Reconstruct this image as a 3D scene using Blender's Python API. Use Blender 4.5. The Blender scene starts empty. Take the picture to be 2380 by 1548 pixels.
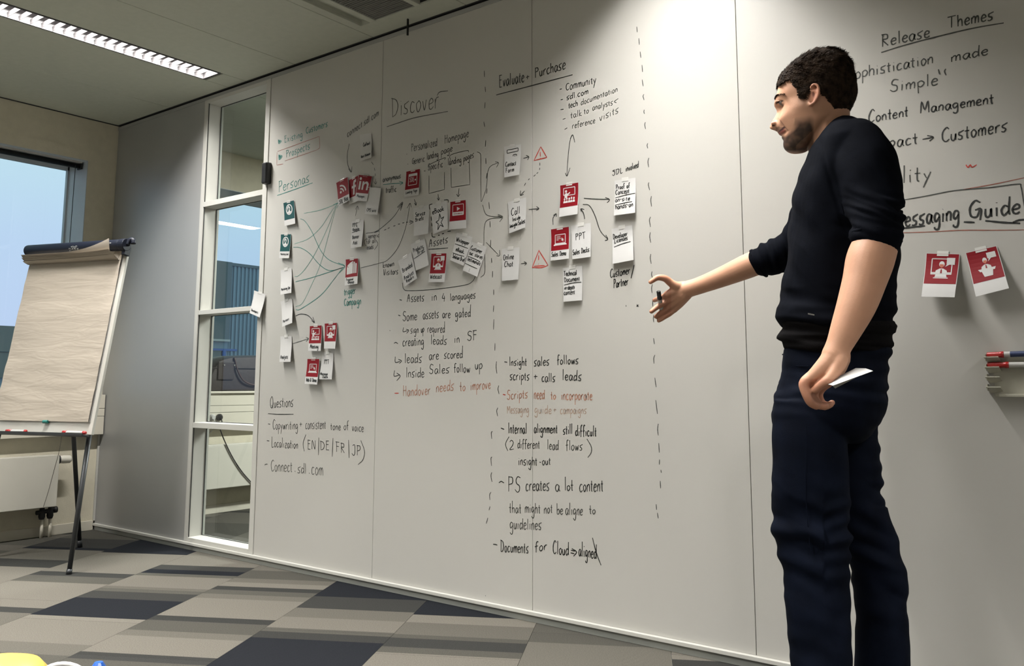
import bpy, bmesh, math, random
import numpy as np
from mathutils import Vector, Matrix, noise as mnoise
random.seed(7)
COL = bpy.context.scene.collection
SC = bpy.context.scene
# ------------------------------------------------------------------ camera
YAW, PITCH, ROLL = 0.6553137525, 0.1271099051, 0.0019889466
FPX, PX, PY = 1998.5409, 1188.6966, 633.1120
W, H = 2380.0, 1548.0
C0 = np.array([5.4393168, -2.7979945, 0.917])
_cy, _sy = math.cos(YAW), math.sin(YAW)
_F = np.array([-math.cos(PITCH) * _sy, math.cos(PITCH) * _cy, math.sin(PITCH)])
_r = np.array([_cy, _sy, 0.0]); _u = np.cross(_r, _F)
_R = math.cos(ROLL) * _r + math.sin(ROLL) * _u
_U = -math.sin(ROLL) * _r + math.cos(ROLL) * _u
cam_d = bpy.data.cameras.new('camera'); cam = bpy.data.objects.new('camera', cam_d); COL.objects.link(cam)
cam.matrix_world = Matrix(((_R[0], _U[0], -_F[0], C0[0]), (_R[1], _U[1], -_F[1], C0[1]), (_R[2], _U[2], -_F[2], C0[2]), (0, 0, 0, 1)))
cam_d.sensor_fit = 'HORIZONTAL'; cam_d.sensor_width = 36.0; cam_d.lens = 36.0 * FPX / W
cam_d.shift_x = -(PX - W / 2) / W; cam_d.shift_y = (PY - H / 2) / W
cam_d.clip_start = 0.02; cam_d.clip_end = 300
SC.camera = cam
# ------------------------------------------------------------------ world and exposure
SC.view_settings.view_transform = 'Standard'; SC.view_settings.look = 'None'
SC.view_settings.gamma = 1.0; SC.view_settings.use_curve_mapping = False
SC.view_settings.exposure = 0.0
wd = bpy.data.worlds.new('evening_sky'); SC.world = wd; wd.use_nodes = True
nt = wd.node_tree; nt.nodes.clear()
wo = nt.nodes.new('ShaderNodeOutputWorld'); bg = nt.nodes.new('ShaderNodeBackground')
tc = nt.nodes.new('ShaderNodeTexCoord'); sp = nt.nodes.new('ShaderNodeSeparateXYZ'); cr = nt.nodes.new('ShaderNodeValToRGB')
nt.links.new(tc.outputs['Generated'], sp.inputs[0]); nt.links.new(sp.outputs['Z'], cr.inputs[0])
nt.links.new(cr.outputs[0], bg.inputs[0]); nt.links.new(bg.outputs[0], wo.inputs[0])
el = cr.color_ramp.elements
el[0].position = 0.0; el[0].color = (0.50, 0.58, 0.84, 1)
el[1].position = 0.42; el[1].color = (0.60, 0.85, 0.87, 1)
e = el.new(0.14); e.color = (0.50, 0.62, 0.84, 1)
e = el.new(0.26); e.color = (0.54, 0.73, 0.82, 1)
bg.inputs[1].default_value = 1.17
# ------------------------------------------------------------------ ceiling lamps (the luminaires around them are built below)
LAMP_X = (1.318, 4.09, 6.85)
LAMP_ROWS = ((-1.62, -0.165), (-3.9, -2.4), (-5.9, -4.4))
LAMP_W = 160.0
LAMP_COL = (1.0, 0.975, 0.935)
ZC = 2.599
def lamp(x, y0, y1, w=LAMP_W):
    d = bpy.data.lights.new('ceiling_lamp_light', 'AREA'); d.shape = 'RECTANGLE'
    d.size = 0.045; d.size_y = abs(y1 - y0) - 0.04; d.energy = w * .60 if y1 > -1 else w * 1.42; d.color = LAMP_COL
    d.spread = math.radians(134)
    o = bpy.data.objects.new('ceiling_lamp_light', d); COL.objects.link(o)
    o.location = (x, (y0 + y1) / 2, ZC + 0.060)
    return o
# ------------------------------------------------------------------ helpers
def ray(x, y):
    return _F + _R * (x - PX) / FPX - _U * (y - PY) / FPX
def on_plane(x, y, ax, val):
    d = ray(x, y); t = (val - C0[ax]) / d[ax]
    return C0 + d * t
def board(x, y, off=0.0):
    """point of the whiteboard wall (plane y = -off) seen in direction x, y"""
    return on_plane(x, y, 1, -off)

KEEP = {'metal_cladding', 'dark_facade', 'grey_facade', 'blue_frame', 'sky_tinted_jamb', 'ceiling_panel_paint'}
ALB = 0.64      # scales base colours down to weaken bounced light and raise contrast
def mat(name, col, rough=0.6, metal=0.0, var=0.06, scale=8.0, bump=0.0, bscale=60.0, coat=0.0, spec=0.5, sheen=0.0):
    m = bpy.data.materials.new(name); m.use_nodes = True
    t = m.node_tree; b = t.nodes['Principled BSDF']
    b.inputs['Roughness'].default_value = rough; b.inputs['Metallic'].default_value = metal
    b.inputs['Specular IOR Level'].default_value = spec
    b.inputs['Coat Weight'].default_value = coat
    b.inputs['Sheen Weight'].default_value = sheen
    tcn = t.nodes.new('ShaderNodeTexCoord')
    n = t.nodes.new('ShaderNodeTexNoise'); n.inputs['Scale'].default_value = scale; n.inputs['Detail'].default_value = 4
    t.links.new(tcn.outputs['Object'], n.inputs['Vector'])
    r = t.nodes.new('ShaderNodeMapRange')
    r.inputs['From Min'].default_value = 0.3; r.inputs['From Max'].default_value = 0.7
    r.inputs['To Min'].default_value = 1 - var; r.inputs['To Max'].default_value = 1 + var
    t.links.new(n.outputs['Fac'], r.inputs['Value'])
    mx = t.nodes.new('ShaderNodeVectorMath'); mx.operation = 'SCALE'
    mx.inputs[0].default_value = [q * (ALB if name not in KEEP else 1) for q in col[:3]]
    t.links.new(r.outputs[0], mx.inputs['Scale']); t.links.new(mx.outputs[0], b.inputs['Base Color'])
    if bump:
        n2 = t.nodes.new('ShaderNodeTexNoise'); n2.inputs['Scale'].default_value = bscale; n2.inputs['Detail'].default_value = 3
        t.links.new(tcn.outputs['Object'], n2.inputs['Vector'])
        bp = t.nodes.new('ShaderNodeBump'); bp.inputs['Strength'].default_value = bump; bp.inputs['Distance'].default_value = 0.01
        t.links.new(n2.outputs['Fac'], bp.inputs['Height']); t.links.new(bp.outputs[0], b.inputs['Normal'])
    return m
def attr_mat(name, rough=0.6, spec=0.3, bump=0.0, bscale=80.0, sss=0.0, var=0.05, vscale=40.0):
    """colour from the mesh attribute 'tone' (the thing's own colour)"""
    m = mat(name, (1, 1, 1), rough, var=var, scale=vscale, bump=bump, bscale=bscale, spec=spec)
    t = m.node_tree
    a = t.nodes.new('ShaderNodeAttribute'); a.attribute_name = 'tone'
    for n in t.nodes:
        if n.type == 'VECT_MATH': t.links.new(a.outputs['Color'], n.inputs[0])
    if sss:
        b = t.nodes['Principled BSDF']; b.inputs['Subsurface Weight'].default_value = sss
        b.inputs['Subsurface Radius'].default_value = (0.010, 0.004, 0.002); b.inputs['Subsurface Scale'].default_value = 1.0
    return m
def glass_mat(name, tint=(0.93, 0.97, 0.96)):
    m = bpy.data.materials.new(name); m.use_nodes = True; t = m.node_tree; t.nodes.clear()
    o = t.nodes.new('ShaderNodeOutputMaterial'); a = t.nodes.new('ShaderNodeBsdfTransparent'); g = t.nodes.new('ShaderNodeBsdfGlossy')
    x = t.nodes.new('ShaderNodeMixShader'); f = t.nodes.new('ShaderNodeFresnel'); f.inputs[0].default_value = 1.45
    a.inputs[0].default_value = (*tint, 1); g.inputs['Roughness'].default_value = 0.0
    gm = t.nodes.new('ShaderNodeNewGeometry'); iv = t.nodes.new('ShaderNodeMath'); iv.operation = 'SUBTRACT'; iv.inputs[0].default_value = 1.0
    mu = t.nodes.new('ShaderNodeMath'); mu.operation = 'MULTIPLY'; t.links.new(gm.outputs['Backfacing'], iv.inputs[1]); t.links.new(f.outputs[0], mu.inputs[0]); t.links.new(iv.outputs[0], mu.inputs[1])
    t.links.new(mu.outputs[0], x.inputs[0]); t.links.new(a.outputs[0], x.inputs[1]); t.links.new(g.outputs[0], x.inputs[2])
    t.links.new(x.outputs[0], o.inputs[0])
    return m
def emit_mat(name, col, s):
    m = bpy.data.materials.new(name); m.use_nodes = True; t = m.node_tree; t.nodes.clear()
    o = t.nodes.new('ShaderNodeOutputMaterial'); a = t.nodes.new('ShaderNodeEmission')
    a.inputs[0].default_value = (*col, 1); a.inputs[1].default_value = s; t.links.new(a.outputs[0], o.inputs[0])
    return m

class MB:
    def __init__(s): s.v = []; s.f = []; s.c = []
    def add(s, vs, fs, col=None):
        b = len(s.v); s.v += [tuple(map(float, p)) for p in vs]; s.f += [tuple(b + i for i in f) for f in fs]
        s.c += [col] * len(fs); return s
    def box(s, x0, x1, y0, y1, z0, z1, col=None):
        v = [(x, y, z) for x in (x0, x1) for y in (y0, y1) for z in (z0, z1)]
        return s.add(v, [(0, 1, 3, 2), (4, 6, 7, 5), (0, 4, 5, 1), (2, 3, 7, 6), (0, 2, 6, 4), (1, 5, 7, 3)], col)
    def obox(s, o, a, b, c, col=None):
        """box from corner o with edge vectors a, b, c"""
        o, a, b, c = map(np.array, (o, a, b, c))
        v = [o + i * a + j * b + k * c for i in (0, 1) for j in (0, 1) for k in (0, 1)]
        return s.add(v, [(0, 1, 3, 2), (4, 6, 7, 5), (0, 4, 5, 1), (2, 3, 7, 6), (0, 2, 6, 4), (1, 5, 7, 3)], col)
    def tube(s, pts, rad, n=10, cap=True, col=None, flat=1.0):
        pts = [np.array(p, float) for p in pts]; k = len(pts)
        rad = [rad] * k if not hasattr(rad, '__len__') else rad
        rings = []; up = None
        for i, p in enumerate(pts):
            d = pts[min(i + 1, k - 1)] - pts[max(i - 1, 0)]; d = d / (np.linalg.norm(d) + 1e-12)
            if up is None:
                up = np.array([0, 0, 1.0]) if abs(d[2]) < 0.9 else np.array([1.0, 0, 0])
            a = np.cross(d, up); a /= np.linalg.norm(a) + 1e-12; up = np.cross(a, d); bb = up
            rings.append([p + rad[i] * (math.cos(2 * math.pi * j / n) * a + flat * math.sin(2 * math.pi * j / n) * bb) for j in range(n)])
        v = [q for r in rings for q in r]
        f = [(i * n + j, i * n + (j + 1) % n, (i + 1) * n + (j + 1) % n, (i + 1) * n + j) for i in range(k - 1) for j in range(n)]
        if cap: f += [tuple(range(n - 1, -1, -1)), tuple((k - 1) * n + j for j in range(n))]
        return s.add(v, f, col)
    def build(s, name, material, parent=None, smooth=False, bevel=0.0, origin=None):
        me = bpy.data.meshes.new(name)
        org = np.array(origin if origin is not None else (0, 0, 0), float)
        me.from_pydata([tuple(np.array(p) - org) for p in s.v], [], s.f); me.update()
        if any(c is not None for c in s.c):
            at = me.color_attributes.new('tone', 'FLOAT_COLOR', 'CORNER')
            buf = []
            for poly, c in zip(me.polygons, s.c):
                c = c or (1, 1, 1)
                buf += [c[0], c[1], c[2], 1.0] * poly.loop_total
            at.data.foreach_set('color', buf)
        if material: me.materials.append(material)
        if smooth:
            for p in me.polygons: p.use_smooth = True
        bm = bmesh.new(); bm.from_mesh(me); bmesh.ops.recalc_face_normals(bm, faces=bm.faces); bm.to_mesh(me); bm.free()
        o = bpy.data.objects.new(name, me); COL.objects.link(o)
        o.location = org
        if bevel:
            md = o.modifiers.new('bevel', 'BEVEL'); md.width = bevel; md.segments = 2; md.limit_method = 'ANGLE'
        if parent is not None: attach(o, parent)
        return o
def world_of(o):
    m = Matrix.LocRotScale(o.location, o.rotation_euler, o.scale)
    return (world_of(o.parent) @ o.matrix_parent_inverse @ m) if o.parent else m
def attach(o, parent):
    o.parent = parent; o.matrix_parent_inverse = world_of(parent).inverted()
def thing(name, label, cat, loc, group=None):
    o = bpy.data.objects.new(name, None); COL.objects.link(o); o.location = tuple(map(float, loc)); o.empty_display_size = 0.05
    return tag(o, label, cat, group)
def tag(o, label, cat, group=None):
    o['label'] = label; o['category'] = cat
    if group: o['group'] = group
    return o
def struct(o, label=None):
    o['kind'] = 'structure'
    if label: o['label'] = label
    return o
def catmull(pts, n=6):
    P = [np.array(p, float) for p in pts]
    if len(P) < 3: return P
    Q = [2 * P[0] - P[1]] + P + [2 * P[-1] - P[-2]]; out = []
    for i in range(1, len(Q) - 2):
        a, b, c, d = Q[i - 1:i + 3]
        for k in range(n):
            t = k / n
            out.append(0.5 * (2 * b + (c - a) * t + (2 * a - 5 * b + 4 * c - d) * t * t + (3 * b - a - 3 * c + d) * t ** 3))
    out.append(P[-1]); return out
# ================================================================== materials
M_board = mat('whiteboard_enamel', (0.655, 0.64, 0.595), 0.36, var=0.015, scale=1.5, spec=0.45)
M_grey = mat('grey_metal_panel', (0.50, 0.50, 0.485), 0.42, metal=0.25, var=0.02, scale=2)
M_alu = mat('painted_frame_white', (0.70, 0.69, 0.64), 0.40, var=0.02)
M_plinth = mat('grey_plinth', (0.40, 0.41, 0.38), 0.5, var=0.04)
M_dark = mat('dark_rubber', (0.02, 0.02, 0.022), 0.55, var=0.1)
M_black = mat('black_plastic', (0.012, 0.012, 0.014), 0.4, var=0.1)
M_ceil = mat('ceiling_panel_paint', (0.42, 0.435, 0.37), 0.7, var=0.03, scale=30, bump=0.05, bscale=200)
M_wall = mat('beige_wall_paint', (0.86, 0.80, 0.63), 0.85, var=0.04, scale=20, bump=0.12, bscale=120)
M_trunk = mat('cream_trunking', (0.86, 0.81, 0.68), 0.5, var=0.02)
M_jamb = mat('sky_tinted_jamb', (0.42, 0.46, 0.50), 0.5, var=0.03)  # bluish sky light on the reveals is mixed into this colour
M_rad = mat('radiator_enamel', (0.84, 0.81, 0.71), 0.4, var=0.02)
M_glass = glass_mat('clear_glass')
M_chrome = mat('chrome', (0.7, 0.7, 0.68), 0.2, metal=0.9)
# ================================================================== board wall
wall = struct(MB().box(-0.02, 1.003, 0.012, 0.098, 0, ZC + .14).box(1.628, 7.9, 0.012, 0.098, 0, ZC + .14).box(1.003, 1.628, 0.012, 0.098, 0, 0.03)
              .box(1.003, 1.628, 0.012, 0.098, 2.56, ZC + .14).build('wall_back', M_dark), 'long partition wall of whiteboard panels')
edges = [1.628, 2.500, 3.395, 4.292, 5.187, 6.08, 6.98, 7.88]
p = MB().box(0.006, 1.000, 0.0, 0.012, 0.041, 2.566).build('panel', M_grey, wall, bevel=0.0012); p['label'] = 'blank satin grey panel beside the corner'
for a, b in zip(edges[:-1], edges[1:]):
    MB().box(a + 0.001, b - 0.001, 0.0, 0.012, 0.041, 2.566).build('panel', M_board, wall, bevel=0.0012)
struct(MB().box(-0.01, 7.9, -0.002, 0.012, 2.566, ZC - 0.012).build('trim_1', M_grey, bevel=0.001), 'header rail above the whiteboard panels')
struct(MB().box(-0.01, 7.9, -0.005, 0.012, ZC - 0.005, ZC + .004).box(0.0, 0.006, -6.0, 0.0, ZC - .005, ZC).build('trim_2', M_dark), 'dark trim along the wall top, with a strip painted as the shadow line at the left')  # piece along the left wall is a dark stand-in for shade
struct(MB().box(0.0, 7.9, -0.016, 0.012, 0.027, 0.041).build('trim_3', M_alu, bevel=0.0015), 'pale rail along the foot of the panels')
struct(MB().box(0.0, 7.9, -0.004, 0.012, 0.0, 0.027).build('baseboard_back', M_plinth), 'grey plinth under the panel rail')
# glazed strip in the wall
win = struct(MB().box(1.003, 1.035, -0.004, 0.104, 0.041, 2.566).box(1.590, 1.628, -0.004, 0.104, 0.041, 2.566)
             .box(1.035, 1.590, -0.004, 0.104, 0.041, 0.064).box(1.035, 1.590, -0.004, 0.104, 2.544, 2.566).build('window_1', M_alu, bevel=0.0012),
             'tall narrow four-pane window in the partition wall')
for z0, z1 in ((0.660, 0.690), (1.295, 1.320), (1.921, 1.951)):
    MB().box(1.035, 1.590, -0.003, 0.103, z0, z1).build('mullion', M_alu, win, bevel=0.0012)
for z0, z1 in ((0.064, 0.660), (0.690, 1.295), (1.320, 1.921), (1.951, 2.544)):
    g = MB().box(1.036, 1.589, 0.088, 0.094, z0 + .001, z1 - .001).build('pane', M_glass, win)
    q = MB()
    for yy in (0.002, 0.084):
        q.box(1.035, 1.0385, yy, yy + .004, z0, z1).box(1.5865, 1.590, yy, yy + .004, z0, z1)
    q.box(1.035, 1.590, 0.084, 0.088, z0, z0 + .003).box(1.035, 1.590, 0.084, 0.088, z1 - .003, z1)
    q.build('gasket', M_dark, win)
# ================================================================== ceiling
ceil = struct(MB().box(-0.02, 7.95, -6.05, 0.0, ZC + 0.14, ZC + 0.16).build('ceiling', M_dark), 'suspended ceiling of long painted panels')
YB = -6.0
lampcols = [(1.235, 1.400), (4.008, 4.172), (6.768, 6.932)]
def panel_x(x0, x1, y0=YB, y1=-0.004):
    MB().box(x0 + 0.0015, x1 - 0.0015, y0, y1, ZC, ZC + 0.012).build('ceiling_panel', M_ceil, ceil, bevel=0.002)
for a, b in ((0.0, 0.623), (0.623, 1.235), (1.400, 1.828), (1.828, 2.429), (3.03, 3.52), (3.52, 4.008), (4.172, 4.66), (4.66, 5.26), (5.26, 5.86), (5.86, 6.31), (6.31, 6.768), (6.932, 7.9)):
    panel_x(a, b)
for a, b in lampcols:
    for y0, y1 in ((-0.15, -0.004), (-2.385, -1.635), (-4.385, -3.915), (-6.0, -5.915)):
        panel_x(a, b, y0, y1)
# ------------------------------------------------------------------ climate element of the ceiling
cb = thing('ceiling_vent', 'recessed grey ceiling vent with fine ribbed grille beside the whiteboard wall', 'vent', (2.73, -1.1, ZC))
Y1, Y0 = -0.13, -2.2
fr = MB().box(2.431, 3.028, Y1, -0.004, ZC, ZC + .012)
fr.box(2.431, 2.483, Y0, Y1, ZC, ZC + .012).box(2.965, 3.028, Y0, Y1, ZC, ZC + .012)
fr.build('frame', M_ceil, cb, bevel=0.0015)
MB().box(2.545, 2.583, Y0, Y1, ZC, ZC + .05).build('bar', M_ceil, cb, bevel=0.002)
MB().box(2.838, 2.868, Y0, Y1, ZC, ZC + .05).build('bar', M_ceil, cb, bevel=0.002)
MB().box(2.483, 2.545, Y0, Y1 + .004, ZC + .030, ZC + .034).box(2.479, 2.483, Y0, Y1, ZC + .012, ZC + .034).box(2.483, 2.545, Y1, Y1 + .004, ZC + .010, ZC + .034).build('channel', M_ceil, cb)
MB().box(2.868, 2.965, Y0, Y1 + .004, ZC + .11, ZC + .115).box(2.868, 2.965, Y1, Y1 + .004, ZC + .010, ZC + .115).box(2.965, 2.969, Y0, Y1, ZC + .012, ZC + .115).build('channel', M_dark, cb)
MB().box(2.583, 2.838, Y0, Y1 + .02, ZC + .03, ZC + .034).build('backing', mat('vent_backing', (.10, .10, .095), .6), cb)
gr = MB()
M_gr = mat('vent_grille', (.24, .24, .215), .5)
n = 150
for i in range(n):
    y = Y1 - (i + 0.5) * (Y1 - Y0) / n
    gr.box(2.584, 2.837, y - 0.0035, y + 0.0035, ZC + .004, ZC + .02)
g = gr.build('grille', M_gr, cb); g['kind'] = 'stuff'
panel_x(2.429, 3.03, YB, Y0)
# ------------------------------------------------------------------ louvre luminaires
M_ref = mat('luminaire_reflector', (0.075, 0.070, 0.072), 0.5, var=0.02)
M_tube = emit_mat('fluorescent_tube', (1.0, 0.95, 0.9), 3.0)
def luminaire(x0, x1, y0, y1, label):
    xc = (x0 + x1) / 2
    t = thing('ceiling_light', label, 'ceiling light', (xc, (y0 + y1) / 2, ZC), 'long louvred lights recessed in the ceiling')
    h = MB().box(x0 + .001, x0 + .012, y0, y1, ZC - .002, ZC + .07).box(x1 - .012, x1 - .001, y0, y1, ZC - .002, ZC + .07)
    h.box(x0 + .012, x1 - .012, y0, y0 + .012, ZC - .002, ZC + .07).box(x0 + .012, x1 - .012, y1 - .012, y1, ZC - .002, ZC + .07)
    h.box(x0 + .001, x1 - .001, y0, y1, ZC + .07, ZC + .075)
    h.build('housing', M_ref, t, bevel=0.001)
    MB().tube([(xc, y0 + .03, ZC + .066), (xc, y1 - .03, ZC + .066)], .004, 12).build('tube', M_tube, t, smooth=True)
    k = int((y1 - y0 - .03) / .052)
    sl = None
    for i in range(1, k + 1):
        y = y0 + .012 + (y1 - y0 - .024) * i / (k + 1)
        if sl is None:
            b = MB(); w = x1 - x0 - .026
            P = []
            for zz, tt, bow in ((0.0, .001, 0), (.011, .0022, 0), (.022, .0045, 0)):
                for s in (-1, 1):
                    for xx in (-w / 2, 0, w / 2): P.append((xx, s * tt, zz + (0.0 if xx else -.0)))
            F = []
            for l in range(2):
                o = l * 6
                for j in (0, 1):
                    F += [(o + j, o + j + 1, o + 6 + j + 1, o + 6 + j), (o + 3 + j, o + 9 + j, o + 10 + j, o + 4 + j)]
                F += [(o, o + 6, o + 9, o + 3), (o + 2, o + 5, o + 11, o + 8)]
            F += [(0, 3, 4, 1), (1, 4, 5, 2), (12, 13, 16, 15), (13, 14, 17, 16)]
            b.add(P, F); sl = b.build('slat', M_ref); o = sl
        else:
            o = bpy.data.objects.new('slat', sl.data); COL.objects.link(o)
        o.location = (xc, y, ZC); o.parent = t; o.matrix_parent_inverse = Matrix.Translation(-Vector((xc, (y0 + y1) / 2, ZC)))
    lamp(xc, y0, y1)
LB = ['long louvred ceiling light near the window, its end towards the corner', 'louvred ceiling light above the middle of the whiteboard wall', 'louvred ceiling light above the right part of the whiteboard wall']
for i, (a, b) in enumerate(lampcols):
    for j, (y0, y1) in enumerate(LAMP_ROWS):
        luminaire(a, b, y0, y1, LB[i] if j == 0 else 'louvred ceiling light, %s row from the whiteboard, %s from the window' % (('second', 'third')[j - 1], ('first', 'second', 'third')[i]))
# ================================================================== window wall (x = 0), running through both rooms
def win_wall(name, ya, yb, wy0, wy1, label):
    z0, z1 = 0.838, 2.322
    m = MB()
    m.box(-0.26, 0, ya, yb, z1, ZC + .17); m.box(-0.26, 0, ya, yb, -0.02, z0)
    m.box(-0.26, 0, ya, wy0, z0, z1); m.box(-0.26, 0, wy1, yb, z0, z1)
    return struct(m.build(name, M_wall), label)
win_wall('wall_left', -6.0, 0.012, -2.6, -0.185, 'beige outer wall with the window, radiator and cable trunking')
win_wall('wall_left_beyond', 0.098, 4.5, 0.45, 2.9, 'outer wall of the neighbouring room')
def outer_window(name, y0, y1, label, jambmat):
    z0, z1 = 0.838, 2.322
    m = MB().box(-.235, 0.003, y1 - .004, y1 + .0, z0, z1).box(-.235, 0.003, y0, y0 + .004, z0, z1).box(-.235, 0.003, y0, y1, z1 - .004, z1)
    w = struct(m.build(name, jambmat), label)
    f = MB().box(-.262, -.235, y0, y0 + .012, z0, z1).box(-.262, -.235, y1 - .014, y1, z0, z1).box(-.262, -.235, y0, y1, z1 - .03, z1).box(-.262, -.235, y0, y1, z0, z0 + .02)
    f.build('frame', M_jamb, w)
    MB().box(-.25, -.244, y0 + .012, y1 - .014, z0 + .02, z1 - .03).build('pane', M_glass, w)
    MB().box(-.262, -.235, (y0 + y1) / 2 - .03, (y0 + y1) / 2 + .03, z0, z1).build('mullion', M_jamb, w)
    MB().box(-.235, .075, y0, y1, z0 - .003, z0 + .012).build('sill', M_trunk, w, bevel=.002)
    return w
outer_window('window_2', -2.6, -0.185, 'big window with deep reveal coloured as if lit blue behind the flip chart', M_jamb)
outer_window('window_3', 0.45, 2.9, 'window of the neighbouring room seen through the glazed strip', M_jamb)
struct(MB().box(0, .004, -5.9, -0.142, 2.322, 2.392).build('trim_4', M_wall), 'flat lintel board above the big window')
struct(MB().box(0, .012, -0.012, -0.001, 0.0, 0.83).build('trim_5', M_alu), 'narrow cover strip in the corner')
bl = thing('roller_blind', 'rolled-up dark roller blind at the top of the big window', 'blind', (-.07, -1.3, 2.30))
MB().tube([(-.07, -2.58, 2.292), (-.07, -.205, 2.292)], .016, 14).build('roller', M_black, bl, smooth=True)
MB().box(-.105, -.04, -2.58, -.20, 2.309, 2.318).build('head_rail', M_alu, bl)
MB().tube([(-.055, -.236, 2.29), (-.056, -.24, 1.7), (-.05, -.238, .95)], .0022, 6).build('pull_cord', M_black, bl)
MB().box(-.095, -.045, -.206, -.196, 2.272, 2.318).build('bracket', M_black, bl)
def trunk(y0, y1, label, g):
    t = thing('cable_trunking', label, 'trunking', (0.03, (y0 + y1) / 2, 0.586))
    MB().box(0.002, .058, y0, y1, .588, .699).build('cover', M_trunk, t, bevel=.0015)
    MB().box(0.002, .058, y0, y1, .702, .747).build('cover', M_trunk, t, bevel=.0015)
    MB().box(0.002, .058, y0, y1, .750, .834).build('cover', M_trunk, t, bevel=.0015)
    MB().box(0.002, .052, y0, y1, .586, .834).build('body', M_plinth, t)
trunk(-5.9, -0.006, 'cream cable trunking under the big window, ending in the corner', 0)
trunk(0.112, 4.4, 'cream cable trunking seen through the glazed strip', 1)
def radiator(y0, y1, label):
    t = thing('radiator', label, 'radiator', (.09, (y0 + y1) / 2, .18))
    MB().box(.062, .128, y0, y1, .183, .476).build('body', M_rad, t, bevel=.004)
    MB().box(.050, .128, y0 + .004, y1 - .004, .472, .482).build('top_grille', M_rad, t, bevel=.002)
    MB().box(0.002, .062, y0 + .2, y0 + .26, .2, .46).box(0.002, .062, y1 - .30, y1 - .24, .2, .46).build('bracket', M_rad, t)
    return t
rad = radiator(-2.1, -0.297, 'flat white panel radiator under the big window')
radiator(0.5, 1.9, 'white radiator in the neighbouring room behind the glazed strip')
MB().tube([(.10, -.297, .453), (.10, -.286, .453)], [.025, .025], 18).build('valve_collar', M_black, rad)
MB().tube([(.10, -.286, .453), (.10, -.262, .453), (.10, -.225, .451), (.10, -.214, .450)], [.022, .0245, .023, .012], 20).build('thermostat_knob', M_rad, rad, smooth=False)
v = MB().tube([(.07, -.385, .150), (.07, -.275, .158)], [.013, .013], 10)
for yy in (-.352, -.305): v.tube([(.07, yy, .183), (.07, yy, .150), (.07, yy, .125), (.07, yy, .110)], [.012, .017, .019, .014], 10)
v.tube([(.07, -.285, .158), (.07, -.268, .158)], .019, 10)
v.build('valve', M_dark, rad, smooth=True)
for yy in (-.350, -.302): MB().tube([(.07, yy, .112), (.066, yy + .004, .05), (.062, yy + .006, 0)], .0095, 10).build('pipe', M_trunk, rad, smooth=True)
tag(MB().tube(catmull([on_plane(a, b, 0, .139) for a, b in ((143, 1012), (141, 1030), (136, 1055), (126, 1092), (113, 1140), (101, 1178))]), .0016, 6).build('blind_cord', mat('grey_cord', (.10, .09, .07), .7)), 'thin grey cord hanging in front of the radiator', 'cord')
struct(MB().box(0, .012, -5.9, 0, 0, .058).build('baseboard_left', M_trunk, bevel=.002), 'cream skirting under the radiator')
struct(MB().box(0, .012, .1, 4.4, 0, .058).build('baseboard_beyond', M_trunk, bevel=.002), 'skirting of the neighbouring room')
# neighbouring room shell
M_off = mat('low_bounce_wall', (.12, .12, .11), .9)  # unseen walls coloured dark to weaken the bounced light
M_room = mat('neighbour_wall_paint', (0.55, 0.53, 0.45), 0.85)
struct(MB().box(-.26, 4.1, 4.5, 4.6, 0, ZC + .2).build('wall_beyond', M_room), 'far wall of the neighbouring room')
struct(MB().box(4.0, 4.1, .1, 4.5, 0, ZC + .2).build('wall_beyond_side', M_room), 'side wall of the neighbouring room')
c2 = struct(MB().box(-.02, 4.1, .1, 4.5, ZC + .1, ZC + .12).build('ceiling_beyond', M_dark), 'ceiling of the neighbouring room')
for a, b in ((0, .623), (.623, 1.235), (1.235, 1.828), (1.828, 2.429), (2.429, 3.03), (3.03, 4.0)):
    MB().box(a + .0015, b - .0015, .104, 4.5, ZC, ZC + .012).build('ceiling_panel', M_ceil, c2, bevel=.002)
d = bpy.data.lights.new('neighbour_lamp_light', 'AREA'); d.shape = 'RECTANGLE'; d.size = .15; d.size_y = 1.4; d.energy = 230; d.color = LAMP_COL
o = bpy.data.objects.new('neighbour_lamp_light', d); COL.objects.link(o); o.location = (2.0, 2.2, ZC - .01)
# room behind the camera
struct(MB().box(7.9, 8.0, -6.0, .1, 0, ZC + .2).build('wall_right', M_off), 'plain wall at the right, out of view, darkened to cut bounced light')
struct(MB().box(-.26, 8.0, -6.1, -6.0, 0, ZC + .2).build('wall_front', M_off), 'plain wall behind the camera, darkened to cut bounced light')
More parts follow.
